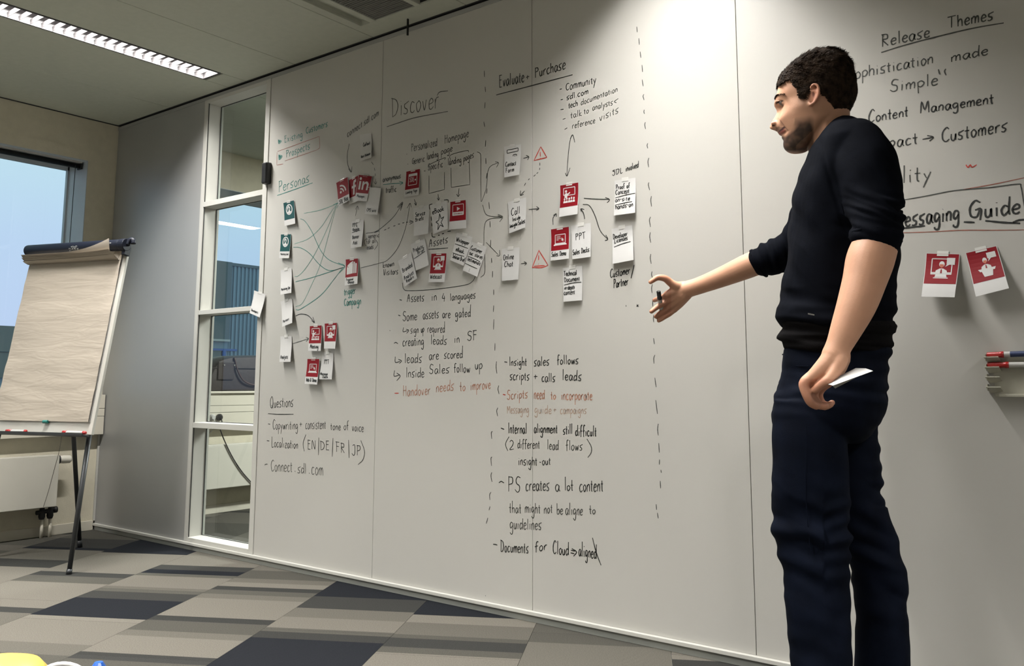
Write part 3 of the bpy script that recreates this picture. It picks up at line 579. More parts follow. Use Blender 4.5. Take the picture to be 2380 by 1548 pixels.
f2 = note(F_, 'very faded red line Messaging guide + campaigns', [('Messaging', 1178.4, 961, 1229, 960, 11, 17), ('guide', 1242, 960, 1281.4, 962, 11, 20), ('+', 1286, 958, 1293, 958, 7), ('campaigns', 1302, 962, 1363, 962, 11, 18)], (), .0032)
f2.data.materials[0] = mat('marker_ink_faint_red', (.52, .36, .27), .5, var=.1)
note(K_, 'black line Internal alignment still difficult', [('Internal', 1181, 1007, 1224, 1008, 13, 25), ('alignment', 1241, 1006, 1295.5, 1007, 12, 22), ('still', 1308.6, 1010, 1330, 1008, 11, 24), ('difficult', 1337, 1013, 1386, 1014, 12, 25)], [[(1164, 995), (1172, 998)]], .0048)
note(G_, 'worn black line 2 different lead flows in brackets', [('2', 1184, 1045, 1194, 1045, 11, 22), ('different', 1202.7, 1042, 1254, 1043, 12, 21), ('lead', 1272, 1044, 1298, 1046, 12, 23), ('flows', 1315, 1046, 1353.6, 1047, 12, 23)], [[(1183, 1015), (1175, 1032), (1180, 1048)], [(1364, 1020), (1374, 1038), (1374, 1052), (1366, 1063.6)]], .004)
note(K_, 'black line insight-out', [('insight', 1204.6, 1081, 1248, 1082, 12, 20), ('out', 1260, 1081, 1279.6, 1080, 11, 18)], [[(1254, 1074), (1257, 1075)]], .0042)
note(K_, 'black line PS creates a lot content', [('PS', 1180, 1142, 1210, 1144, 18, 36), ('creates', 1221.5, 1141, 1276.4, 1140, 16, 26), ('a', 1290, 1141, 1300.6, 1142, 15), ('lot', 1312, 1140, 1332, 1140, 12, 32), ('content', 1346.7, 1143, 1401.6, 1142, 17, 30)], [[(1159.5, 1122), (1165, 1119), (1171.5, 1122.7)]], .0044)
note(G_, 'worn black line that might not be aligne to', [('that', 1183.5, 1191.5, 1211, 1193, 12, 28), ('might', 1220, 1191.5, 1255.4, 1194, 14, 24), ('not', 1264.3, 1194, 1283.7, 1192, 13), ('be', 1294, 1195, 1308, 1195.5, 12, 25), ('aligne', 1314.4, 1196, 1354, 1198, 14, 28), ('to', 1369.3, 1194, 1383.8, 1194.7, 10, 26)], (), .004)
note(G_, 'worn black word guidelines', [('guidelines', 1185, 1229, 1258, 1232, 15, 25)], (), .004)
note(K_, 'black line Documents for Cloud aligned', [('Documents', 1163, 1282, 1228, 1286, 14, 27), ('for', 1243, 1282, 1271.5, 1278, 12, 22), ('Cloud', 1284.5, 1287, 1321.6, 1291, 15, 31), ('aligned', 1345, 1292, 1386, 1299, 16, 34)],
 [[(1146, 1265), (1151, 1265.5), (1156, 1267)], [(1327, 1279), (1337, 1281)], [(1326, 1285), (1335, 1287)], [(1329, 1275), (1340, 1283), (1333, 1293)], [(1377, 1250), (1386, 1285), (1397, 1314)]], .0044)
# the two dashed vertical lines
D1 = [(1125.5, 164.4, 1126, 179), (1127.6, 201.6, 1128.5, 214), (1127.5, 237.8, 1126.5, 252), (1124.5, 283, 1126.5, 295), (1129, 326, 1128, 341), (1129, 367.6, 1129.5, 381.5), (1132, 402, 1130.5, 415), (1132, 438, 1131, 450), (1136.4, 470, 1137.5, 486), (1138.7, 514, 1139.4, 528.5), (1140.5, 557.6, 1140, 575), (1142.5, 600, 1143, 611), (1145, 630, 1144.5, 645), (1147.5, 673, 1147.5, 685.5), (1147.5, 710, 1146.5, 725), (1148, 742, 1147, 766), (1150.5, 798, 1150, 815), (1154, 840, 1153, 853, 1155, 868), (1159, 896, 1157.5, 905, 1160, 916), (1157, 947.7, 1154.5, 955, 1156.5, 967.4), (1144.5, 1002.6, 1142, 1006, 1143, 1020), (1143.5, 1062, 1141, 1066, 1142.5, 1082.6), (1143, 1098, 1141, 1106, 1143.5, 1120), (1141, 1144, 1138, 1150, 1138.5, 1162), (1139, 1177, 1136.5, 1186), (1134, 1203.6, 1130, 1217)]
D2 = [(1480, 62, 1481, 75), (1485, 89, 1486, 104), (1488, 120, 1489.5, 134.5), (1492, 151, 1493.5, 167.5), (1492.5, 185, 1495, 200.6), (1496.5, 219, 1494.6, 224, 1497, 232.6), (1497.5, 255, 1496.5, 260, 1498, 264.7), (1500, 284, 1498.5, 290, 1500.5, 300), (1505.5, 333, 1504, 338, 1505.5, 345), (1508, 367, 1506, 376, 1507.5, 388.7), (1508, 424, 1507, 430, 1510, 442), (1514, 456, 1512.5, 466, 1514.5, 480), (1512, 504, 1509.5, 512, 1512, 527.5), (1511.5, 540, 1510, 550, 1512.5, 564), (1512.5, 590.5, 1511.5, 600, 1513.5, 613), (1515.5, 631, 1514.5, 638, 1516.5, 647), (1516, 661, 1514.5, 670, 1515.5, 680.6), (1517, 695, 1517, 712), (1519.5, 732, 1518.5, 740, 1519.5, 749), (1519, 786, 1521, 800), (1522, 825, 1519.5, 833, 1520, 845), (1522, 878, 1525, 900), (1524, 930, 1528, 962), (1530, 985, 1528.5, 998, 1530, 1012), (1531, 1030, 1532.5, 1052), (1533, 1068, 1532.5, 1080), (1536, 1092, 1537, 1099), (1534.5, 1118, 1535.5, 1135), (1525, 1172, 1526, 1185), (1528, 1192, 1530, 1205)]
for D, lab in ((D1, 'left dashed vertical line'), (D2, 'right dashed vertical line')):
    note(K_ if D is D1 else G_, lab, (), [[(d[i], d[i + 1]) for i in range(0, len(d), 2)] for d in D], .0036)
note(G_, 'small stray marks on the board', (), [[(1480, 708), (1484, 713)], [(1484, 708), (1480, 713)], [(1481, 707), (1480, 713)], [(1455, 709), (1455, 713)], [(905.5, 768), (907, 769)], [(1128, 1384), (1129, 1385.5)]], .003)
# right block
note(G_, 'underlined heading Release Themes', [('Release', 2048.5, 109, 2160, 86, 15, 29), ('Themes', 2204, 66, 2308, 46, 16, 27)], [[(2048, 122), (2110, 103), (2203.6, 79), (2270, 64), (2333, 53.3)]], .0046)
note(G_, 'worn black words Sophistication made Simple', [('Sophistication', 1968, 187, 2168, 147, 15, 26), ('made', 2210, 144, 2296, 127, 13, 26), ('Simple', 2068.7, 214, 2179, 197, 15, 28)], [[(2181, 161), (2184, 173)], [(2198, 160), (2195.5, 166), (2199, 175)]], .0042)
note(K_, 'black words Content Management', [('Content', 2017.5, 285, 2110.5, 270, 13, 29), ('Management', 2138.5, 264, 2309, 240, 13, 27)], (), .0046)
note(K_, 'black words Impact with an arrow to Customers', [('Impact', 2030, 348, 2132, 334, 15, 30), ('Customers', 2188, 331, 2340, 305, 17, 33)], [[(2144, 324), (2169, 319)], [(2155, 315), (2169, 319), (2160, 328)]], .0044)
note(G_, 'black word ending in lity', [('Quality', 2008, 437, 2163, 417, 18, 40)], (), .0044)
note(R_, 'small red squiggle', (), [[(2245, 383), (2250, 389), (2255, 383.5), (2259.5, 388.5), (2270, 383)]], .004)
note(K_, 'large words Messaging Guide', [('Messaging', 2077, 530, 2229, 510, 21, 38), ('Guide', 2250, 510, 2370, 496, 22, 42)], [[(2095, 531), (2120, 528), (2150, 525)], [(2240, 516), (2265, 517)], [(2290, 513), (2330, 517), (2371, 519)], [(2354, 517), (2368, 512), (2386, 510)]], .0062)
note(G_, 'black frame line around Messaging Guide', (), [[(2070, 470), (2150, 456), (2219, 443), (2300, 436), (2365, 428), (2373, 434), (2378, 462), (2384, 500)]], .0036)
note('b', 'thin reddish lines beside Messaging Guide', (), [[(2095, 541), (2160, 539), (2238, 535), (2310, 535), (2390, 534)], [(2240, 440), (2310, 428), (2390, 411)]], .0026)
_t0 = on_plane(948, 44, 2, ZC - .0005)
_bz = on_plane(948, 82, 1, _t0[1])[2]
tag(MB().box(_t0[0] - .003, _t0[0] + .003, _t0[1] - .004, _t0[1] + .004, _bz, ZC - .0005).build('hanging_strip', M_black), 'short thin black strip hanging from the ceiling in front of the wall top', 'hook')
# ================================================================== paper cards taped to the wall
M_paper = mat('white_paper', (.72, .715, .70), .75, var=.02, scale=15)
M_tape = mat('matte_tape', (.66, .65, .61), .35, var=.03)
M_red = mat('crimson_print', (.27, .005, .012), .6, var=.04, spec=.2)
M_teal = mat('teal_print', (.007, .080, .082), .6, var=.04, spec=.2)
M_skin_print = mat('print_orange', (.55, .13, .06), .5)
def circle(cx, cy, rx, ry=None, n=20):
    ry = ry or rx
    return [(cx + rx * math.cos(2 * math.pi * i / n), cy + ry * math.sin(2 * math.pi * i / n)) for i in range(n)]
def rect(x0, y0, x1, y1): return [(x0, y0), (x1, y0), (x1, y1), (x0, y1)]
# every picture: list of (layer, 'w' white / 'r' card colour / 'o' orange, polygon) or ('l', points, width); coordinates 0..1 across, 0..1 down the printed part
def I_person():
    return [('p', 1, 'w', circle(.5, .45, .30, .31)), ('p', 2, 'r', circle(.5, .45, .235, .25)), ('p', 3, 'w', circle(.5, .38, .095, .12)),
            ('p', 3, 'w', [(.44, .45), (.56, .45), (.57, .54), (.68, .59), (.64, .65), (.5, .69), (.36, .65), (.32, .59), (.43, .54)])]
def I_rss():
    a = lambda r: [(.28 + r * math.sin(t), .72 - r * math.cos(t) * .95) for t in [i * math.pi / 16 for i in range(9)]]
    return [('p', 1, 'w', circle(.31, .68, .075)), ('l', a(.26), .085), ('l', a(.45), .085)]
def I_f(): return [('p', 1, 'w', [(.45, .92), (.45, .55), (.30, .55), (.30, .42), (.45, .42), (.45, .28), (.52, .15), (.75, .12), (.75, .27), (.63, .28), (.61, .42), (.75, .42), (.73, .55), (.61, .55), (.61, .92)])]
def I_in(): return [('p', 1, 'w', rect(.14, .34, .28, .82)), ('p', 1, 'w', circle(.21, .20, .08)), ('p', 1, 'w', rect(.38, .34, .51, .82)),
                    ('p', 1, 'w', [(.51, .42), (.62, .33), (.75, .33), (.86, .45), (.86, .82), (.73, .82), (.73, .52), (.67, .45), (.58, .46), (.51, .56)])]
def I_mail():
    return [('p', 1, 'w', [(.12, .38), (.38, .20), (.60, .12), (.60, .82), (.12, .86)]), ('l', [(.14, .36), (.34, .62), (.60, .20)], .035, 'r'), ('p', 1, 'w', [(.64, .16), (.74, .18), (.74, .82), (.64, .82)]), ('p', 1, 'w', [(.78, .24), (.88, .27), (.88, .82), (.78, .82)])]
def I_browser():
    return [('l', rect(.22, .2, .80, .80) + [(.22, .2)], .035), ('p', 1, 'w', rect(.22, .18, .80, .32)), ('t', 'SDL', .30, .62, .62, .62, .17), ('p', 1, 'w', circle(.69, .54, .05))]
def I_video():
    return [('l', rect(.18, .18, .84, .72) + [(.18, .18)], .03), ('p', 1, 'w', rect(.18, .56, .84, .74)), ('p', 1, 'w', [(.44, .30), (.44, .50), (.63, .40)]), ('l', [(.24, .65), (.78, .65)], .025, 'r'), ('p', 2, 'r', circle(.57, .65, .03))]
def I_man(cx, cy, s, o=True):
    L = [('p', 1, 'w', circle(cx, cy, .095 * s, .12 * s)), ('p', 2, 'o' if o else 'r', [(cx - .07 * s, cy + .0), (cx + .07 * s, cy + .0), (cx + .07 * s, cy + .08 * s), (cx, cy + .15 * s), (cx - .07 * s, cy + .08 * s)]),
         ('p', 1, 'w', [(cx - .22 * s, cy + .38 * s), (cx - .19 * s, cy + .25 * s), (cx - .06 * s, cy + .17 * s), (cx + .06 * s, cy + .17 * s), (cx + .19 * s, cy + .25 * s), (cx + .22 * s, cy + .38 * s)]),
         ('p', 2, 'r', [(cx - .02 * s, cy + .20 * s), (cx + .02 * s, cy + .20 * s), (cx + .035 * s, cy + .36 * s), (cx - .035 * s, cy + .36 * s)])]
    return L
def I_webcast():
    return [('l', rect(.20, .17, .80, .68) + [(.20, .17)], .03), ('p', 1, 'w', rect(.19, .62, .81, .70)), ('p', 1, 'w', [(.34, .70), (.66, .70), (.68, .79), (.32, .79)]), ('p', 1, 'w', rect(.28, .80, .72, .83))] + I_man(.5, .35, .85) + [('p', 3, 'w', rect(.64, .13, .88, .36)), ('p', 3, 'w', [(.66, .34), (.60, .44), (.74, .35)])]
def I_class():
    L = [('l', [(.27, .47), (.20, .47), (.20, .16), (.80, .16), (.80, .50), (.40, .50)], .035), ('p', 1, 'w', circle(.33, .31, .055, .06)), ('p', 1, 'w', [(.25, .60), (.26, .42), (.34, .37), (.41, .42), (.54, .36), (.55, .40), (.42, .50), (.38, .60)])]
    for i, x in enumerate((.26, .38, .51, .63, .76)):
        L += [('p', 1, 'w', circle(x, .66 - .02 * (i % 2), .042, .055)), ('p', 1, 'w', [(x - .06, .83), (x - .055, .75), (x, .72), (x + .055, .75), (x + .06, .83)])]
    return L
def I_laptop():
    return [('l', rect(.24, .30, .78, .70) + [(.24, .30)], .035), ('p', 1, 'w', [(.16, .76), (.22, .71), (.80, .71), (.86, .76), (.86, .79), (.16, .79)])] + \
           [('l', [(.31, .38 + .055 * i), ((.52, .52, .55, .42)[i], .38 + .055 * i)], .02) for i in range(4)] + [('p', 1, 'w', [(.58, .44), (.58, .60), (.62, .57), (.66, .64), (.69, .62), (.65, .56), (.71, .55)])]
def I_podium():
    return I_man(.52, .36, .75) + [('p', 3, 'w', [(.25, .62), (.80, .62), (.76, .70), (.70, .70), (.66, .88), (.40, .88), (.35, .70), (.30, .70)]), ('p', 3, 'w', rect(.62, .14, .90, .32)), ('p', 3, 'w', [(.66, .31), (.62, .42), (.74, .31)])]
def card(label, quad, curl=.018, top=None, icon=None, split=.72, words=(), lines=(), tape=.5, group=None, tapew=.16, ww=None, base=0.0, tint=None):
    """quad = top-left, top-right, bottom-right, bottom-left as seen; curl = how far the foot stands off the wall"""
    offs = (.003 + base, .003 + base, .003 + base + curl, .003 + base + curl * (.7 + .3 * ((quad[0][0] * 7) % 1)))
    Q = [board(*q, o) for q, o in zip(quad, offs)]
    def S(u, v, off=0.0):
        L = Q[0] + (Q[3] - Q[0]) * v; R = Q[1] + (Q[2] - Q[1]) * v
        P = L + (R - L) * u
        bow = -curl * .45 * math.sin(math.pi * v) * (1 - v)        # paper hugs the wall under its tape, then lifts
        P = P.copy(); P[1] = P[1] - bow * .6 - off
        return P
    w3 = np.linalg.norm(Q[1] - Q[0]); h3 = np.linalg.norm(Q[3] - Q[0])
    NU, NV = 6, 10
    m = MB(); vs = [S(i / NU, j / NV, o) for o in (0, -.0003) for j in range(NV + 1) for i in range(NU + 1)]
    K = (NU + 1) * (NV + 1); F = []
    for j in range(NV):
        for i in range(NU):
            a = j * (NU + 1) + i; F += [(a, a + 1, a + NU + 2, a + NU + 1), (K + a, K + a + NU + 1, K + a + NU + 2, K + a + 1)]
    m.add(vs, F)
    c = m.build('paper_card', M_paper, smooth=True); tag(c, label, 'card', group)
    def sheet(name, u0, u1, v0, v1, off, material):
        q = MB(); n = 8
        q.add([S(u, v0 + (v1 - v0) * j / n, off) for j in range(n + 1) for u in (u0, (u0 + u1) / 2, u1)],
              [(3 * j + i, 3 * j + i + 1, 3 * j + i + 4, 3 * j + i + 3) for j in range(n) for i in (0, 1)])
        return q.build(name, material, c)
    pm = None
    if top:
        pm = M_red if top == 'r' else M_teal
        t = sheet('printed_panel', .02, .98, .012, split, .0004, pm); t['label'] = 'crimson printed panel' if top == 'r' else 'dark teal printed panel'
    if icon:
        layers = {}
        T = lambda x, y: (x, .01 + (y) * (split - .02))
        for it in icon:
            if it[0] == 'p':
                mm = {'w': M_paper, 'r': pm, 'o': M_skin_print}[it[2]]; q = layers.setdefault(it[2], MB()); off = .0005 + .0002 * it[1]
                P = [S(*T(*p), off) for p in it[3]]; cen = S(*T(sum(p[0] for p in it[3]) / len(it[3]), sum(p[1] for p in it[3]) / len(it[3])), off)
                q.add(P, [tuple(range(len(P)))])
            elif it[0] == 'l':
                cc = it[3] if len(it) > 3 else 'w'; q = layers.setdefault(cc, MB())
                pts = it[1]; 
                for a, b in zip(pts[:-1], pts[1:]):
                    ribbon(q, [S(*T(*a), .0007 if cc == 'w' else .0012), S(*T((a[0] + b[0]) / 2, (a[1] + b[1]) / 2), .0007 if cc == 'w' else .0012), S(*T(*b), .0007 if cc == 'w' else .0012)], it[2] * w3, taper=False)
            elif it[0] == 't':
                q = layers.setdefault('w', MB())
                write(q, it[1], T(it[2], it[3]), T(it[4], it[5]), it[6] * .6, it[6], lambda x, y: S(x, y, .0008), it[6] * .16 * w3)
        for k, q in layers.items():
            o = q.build('pictogram', {'w': M_paper, 'r': pm, 'o': M_skin_print}[k], c)
            if k == 'w': o['label'] = 'white pictogram'
    if words or lines:
        q = MB()
        for wd_ in words:
            write(q, wd_[0], wd_[1:3], wd_[3:5], wd_[5], wd_[6] if len(wd_) > 6 else None, lambda x, y: S(min(max(x, .01), .99), min(max(y, .01), .99), .0009), ww or .0034)
        for l in lines:
            l2 = catmull(l, 4) if len(l) > 2 else [l[0], ((l[0][0] + l[1][0]) / 2, (l[0][1] + l[1][1]) / 2), l[1]]
            ribbon(q, [S(p[0], p[1], .0009) for p in l2], ww or .0034)
        q.build('handwriting', M_ink['k'], c)
    if tape is not None:
        q = MB(); du = tapew
        P = [S(tape - du / 1, -.055, .0), S(tape + du, -.055, .0), S(tape + du, .06, .0), S(tape - du, .06, .0)]
        for p in P[:2]: p[1] = -.0012
        for p in P[2:]: p[1] -= .0010
        q.add(P + [p + np.array([0, -.0003, 0]) for p in P], [(0, 1, 2, 3), (4, 5, 6, 7), (0, 1, 5, 4), (2, 3, 7, 6)])
        q.build('tape', M_tape, c)
    return c
GP = 'cards taped to the whiteboard wall'
Wd = lambda s, x0, y, x1, xh, cap=None, dy=0: (s, x0, y, x1, y + dy, xh) + ((cap,) if cap else ())
card('white card near the top, left of the first panel joint', [(836, 313), (863, 309), (863, 366), (837, 375)], .02, words=[Wd('Callout', .25, .48, .85, .08, .14, -.04), Wd('Next Release', .1, .9, .9, .06, .10, -.03)], ww=.003, tape=None)
card('upper dark teal card with a white head-in-ring pictogram', [(658, 471.5), (683.3, 465), (686, 519.8), (661.5, 525.5)], .012, 't', I_person(), .76)
card('lower dark teal card with a white head-in-ring pictogram', [(652.5, 544.4), (677, 543.6), (671.6, 600), (649, 600)], .012, 't', I_person(), .72, words=[Wd('Marketing Lead', .12, .87, .9, .05, .09)], ww=.002)
card('crimson card with a white radio-wave pictogram', [(780.9, 424.8), (808, 410.5), (812.4, 466), (786.6, 479)], .012, 'r', I_rss(), .72, words=[Wd('SDL Blog', .1, .95, .9, .12, .17)], ww=.0035, base=.004)
card('crimson card with a white letter f, tucked between two cards', [(810.6, 418.3), (833, 407), (832, 467), (811.4, 475.7)], .008, 'r', I_f(), .75)
card('crimson card with the white letters in', [(833.3, 405.4), (865.4, 409.3), (852, 468), (824, 466)], .012, 'r', I_in(), .70, words=[Wd('Messages', .15, .86, .75, .05, .10)], ww=.0025, base=.006)
card('white card with small words CMS wire, right of the social media cards', [(855.8, 435), (885.5, 437), (877, 499.7), (848, 497)], .010, words=[Wd('CMS wire', .12, .9, .85, .07, .12)], ww=.0025, base=.010, tape=None)
card('white card reading PPC above Banner Ads', [(816.5, 515), (845.5, 510.5), (840.3, 573.3), (815, 577)], .012, words=[Wd('PPC', .1, .22, .5, .11, .14), Wd('Google', .1, .36, .65, .06, .09), Wd('Banner', .12, .66, .7, .08, .12), Wd('Ads', .2, .88, .6, .08, .13)], lines=[[(.06, .42), (.4, .39), (.75, .38)]], ww=.0036)
card('crimson card with a white envelope pictogram', [(803, 602.5), (832.6, 600), (830.5, 659.5), (801, 664)], .015, 'r', I_mail(), .70, words=[Wd('Triggered', .1, .83, .65, .05, .09), Wd('Campaign', .25, .94, .75, .05, .09)], ww=.003)
card('white card in the left column, first below the teal cards', [(651.7, 628), (677.5, 622.7), (677, 680.6), (651.7, 685)], .018, words=[Wd('Marketing Ops', .08, .85, .9, .06, .10, -.03)], ww=.0026)
card('white card in the left column, second below the teal cards', [(652, 701), (678.6, 694), (679, 750.5), (656, 759.6)], .022, words=[Wd('Partners', .1, .86, .7, .06, .10, -.03)], ww=.0026)
card('white card in the left column, lowest', [(651.7, 782), (678, 781), (675, 841), (649.6, 841.5)], .018, words=[Wd('Analysts', .08, .87, .75, .08, .13)], ww=.0032)
card('crimson classroom card reading Meeting', [(719.5, 757.5), (748, 755.5), (745.3, 816), (716, 815.4)], .015, 'r', I_class(), .70, words=[Wd('Meeting', .15, .9, .8, .09, .15)], ww=.0036)
card('small crimson card with a monitor pictogram, right of the Meeting card', [(754, 751.5), (783.6, 749.5), (778.8, 810.5), (753, 810)], .018, 'r', I_webcast(), .72)
card('crimson laptop card reading Web & Demo', [(714, 833.6), (742.7, 833.6), (736.9, 894), (708, 892)], .018, 'r', I_laptop(), .71, words=[Wd('Web & Demo', .1, .9, .92, .08, .14)], ww=.0036, base=.003)
card('white card reading PPT and Message Deck', [(749, 819), (774.7, 820), (771, 881.8), (741.6, 881.6)], .014, words=[Wd('PPT', .25, .43, .65, .13, .17), Wd('Message', .05, .84, .65, .05, .09), Wd('Deck', .25, .95, .7, .05, .08)], ww=.003)
card('white card taped onto the edge of the glazed strip', [(590.5, 675), (616.7, 684), (603.6, 738), (580, 727.7)], .02, words=[Wd('Developers', .1, .88, .75, .06, .10)], ww=.0026, base=.005)
card('crimson card with a web page pictogram reading Landing Page', [(944, 398.4), (976.5, 391.8), (973.4, 452.9), (939, 459)], .010, 'r', I_browser(), .72, words=[Wd('Landing Page', .1, .88, .88, .06, .10, -.02)], ww=.0026)
card('white card reading Service Briefs', [(960.7, 484), (997, 476.4), (994.8, 543), (961.5, 548.5)], .012, words=[Wd('Service', .12, .33, .75, .09, .15, -.02), Wd('Briefs', .12, .50, .65, .08, .13, -.02)])
card('white card reading eBook with a drawn star', [(999.5, 477), (1038, 467), (1041, 531.5), (1007, 544)], .012, words=[Wd('eBook', .08, .33, .8, .09, .17, -.02)], lines=[[(.52, .38), (.44, .60)], [(.44, .60), (.25, .63)], [(.25, .63), (.40, .72)], [(.40, .72), (.33, .92)], [(.33, .92), (.52, .78)], [(.52, .78), (.72, .88)], [(.72, .88), (.58, .70)], [(.58, .70), (.78, .53)], [(.78, .53), (.60, .57)], [(.60, .57), (.52, .38)]], ww=.0044)
card('crimson card with a video player pictogram', [(1046, 468.7), (1083, 464), (1083.6, 530), (1043, 534)], .012, 'r', I_video(), .71)
card('tilted white card reading Products Brief', [(954, 568), (987, 554.4), (996.4, 616.7), (966, 629.5)], .012, words=[Wd('Products', .08, .32, .8, .08, .14, -.01), Wd('Brief', .35, .46, .85, .08, .14, -.01)], lines=[[(.03, .56), (.5, .50), (.9, .46)]], base=.001)
card('tilted white card reading Branded Analyst Report', [(925, 606.7), (955, 586.5), (969, 647), (940.5, 666)], .012, words=[Wd('Branded', .12, .50, .88, .09, .16), Wd('Analyst', .1, .79, .85, .08, .15), Wd('Report', .2, .92, .8, .06, .10)], base=.005, ww=.0036)
card('crimson card with a monitor pictogram reading Webcast', [(1002, 589), (1038.5, 588), (1032.8, 655.5), (996, 655.8)], .014, 'r', I_webcast(), .70, words=[Wd('Webcast', .08, .88, .82, .09, .14)], ww=.0036)
card('tilted white card reading Whitepaper and Solution Brief', [(1062, 540.5), (1098, 551), (1077, 617.5), (1046.4, 605)], .014, words=[Wd('Whitepaper', .06, .30, .92, .08, .15), Wd('eBook', .2, .62, .75, .08, .13), Wd('Solution Brief', .1, .88, .98, .08, .14)], lines=[[(.04, .40), (.5, .40), (.93, .41)], [(.2, .58), (.8, .61)], [(.04, .72), (.5, .72), (.86, .70)]], ww=.0036)
card('tilted white card reading Customer success stories, testimonials', [(1096, 561.7), (1131, 574), (1108.8, 643.4), (1075.4, 628.4)], .014, words=[Wd('Customer', .06, .26, .82, .08, .14), Wd('suc. stories', .08, .42, .95, .07, .13), Wd('testimonials', .08, .63, .95, .07, .13)], lines=[[(.04, .50), (.5, .50), (.85, .52)], [(.02, .75), (.5, .76), (.85, .76)], [(.4, .86), (.42, .88)], [(.4, .92), (.42, .94)]], ww=.0036, base=.004)
card('white card reading Contact Form', [(1171, 341), (1211, 335), (1207, 406), (1172, 412.5)], .016, words=[Wd('Contact', .08, .66, .75, .08, .15), Wd('Form', .1, .86, .65, .08, .15)], lines=[[(.18, .13), (.84, .11)], [(.84, .11), (.84, .21)], [(.84, .21), (.18, .23)], [(.18, .23), (.18, .13)], [(.55, .36), (.56, .31), (.74, .31), (.75, .37)], [(.62, .36), (.68, .35)]], ww=.0036)
card('white card reading Call Inside Sales', [(1180, 470), (1222.4, 458.8), (1220.9, 528.5), (1183.6, 542.5)], .018, words=[Wd('Call', .15, .47, .66, .13, .24, .0), Wd('Inside', .22, .66, .68, .07, .13), Wd('Insight', .06, .84, .52, .07, .11), Wd('Sales', .56, .84, .97, .08, .14)], lines=[[(.05, .80), (.52, .83)], [(.05, .83), (.52, .80)]], ww=.0036)
card('white card reading Online Chat', [(1166, 578.5), (1207.5, 574.5), (1204.4, 649.6), (1166.6, 653)], .012, words=[Wd('Online', .08, .35, .68, .10, .16), Wd('Chat', .14, .57, .65, .09, .17)], ww=.0036)
card('bright red classroom card, tallest on the wall', [(1301, 430.7), (1344.9, 423), (1342, 497.5), (1299.5, 504.3)], .022, 'r', I_class(), .72)
card('bright red laptop card reading Sales Demo', [(1279.6, 532.4), (1322.8, 526), (1322, 601), (1279.6, 606)], .02, 'r', I_laptop(), .70, words=[Wd('Sales Demo', .06, .88, .85, .08, .14)], ww=.0036)
card('white card reading PPT and Sales Decks', [(1327, 524.6), (1373, 518), (1372.6, 597), (1330, 602.6)], .018, words=[Wd('PPT', .2, .46, .72, .13, .20, -.02), Wd('Sales Decks', .04, .88, .92, .08, .15, -.04)], ww=.0036)
card('white card reading Technical Document and in-depth content', [(1307.7, 623), (1353, 618), (1352.8, 698), (1309.6, 701.4)], .012, words=[Wd('Technical', .06, .24, .72, .08, .14), Wd('Document.', .06, .42, .92, .08, .13), Wd('in-depth', .06, .65, .6, .07, .11), Wd('content', .04, .80, .62, .08, .11)], lines=[[(.05, .51), (.5, .47), (.95, .47)]], ww=.0036)
card('white card reading Proof of Concept, on-site, hands-on', [(1428.3, 419.7), (1476.9, 413), (1475.9, 494.6), (1426.9, 501)], .022, words=[Wd('Proof of', .06, .26, .72, .07, .14), Wd('Concept', .04, .41, .7, .08, .13), Wd('on-site', .04, .62, .74, .07, .12), Wd('hands-on', .06, .83, .9, .08, .13, -.02)], lines=[[(.04, .50), (.5, .46), (.97, .44)], [(.04, .71), (.5, .68), (.85, .67)]], ww=.0036)
card('white card reading Developer Licenses', [(1421, 532), (1469, 523.3), (1472.4, 604), (1424, 613.4)], .022, words=[Wd('Developer', .05, .30, .75, .07, .14, -.03), Wd('Licenses', .1, .42, .74, .07, .12, -.03)], lines=[[(.08, .53), (.5, .48), (.88, .46)]], ww=.0036)
card('larger crimson monitor card at the right, left of the podium card', [(2152.4, 588), (2231, 590), (2218.6, 691), (2141.5, 689.4)], .038, 'r', I_webcast(), .70, tapew=.17)
card('larger crimson podium card at the right', [(2243.5, 587.4), (2316, 570.8), (2345, 670), (2268, 689.4)], .038, 'r', I_podium(), .72, tapew=.18)
# ------------------------------------------------------------------ black clip box on the window edge
cb = MB()
c_ = board(626, 403)
def chamfer(x0, x1, y0, y1, z0, z1, ch):
    prof = [(x0, y1), (x0, y0 + ch), (x0 + ch, y0), (x1 - ch, y0), (x1, y0 + ch), (x1, y1)]
    vs = [(x, y, z) for z in (z0, z1) for x, y in prof] + [(x0 + (x1 - x0) * (.08 + .84 * (x - x0) / (x1 - x0)), y1 + (y - y1) * .8, z) for z in (z0 - .006, z1 + .006) for x, y in prof]
    n = 6; F = [tuple(range(12, 18)), tuple(range(23, 17, -1))]
    for i in range(n):
        j = (i + 1) % n
        F += [(i, j, n + j, n + i), (12 + i, 12 + j, j, i), (n + i, n + j, 18 + j, 18 + i)]
    return MB().add(vs, F)
x0 = board(617, 403)[0]
t = chamfer(x0 + .006, x0 + .052, -.034, -.0005, 1.978, 2.082, .008).build('door_sensor', M_black, bevel=.001)
tag(t, 'small black box fixed on the white frame right of the glazed strip', 'sensor')
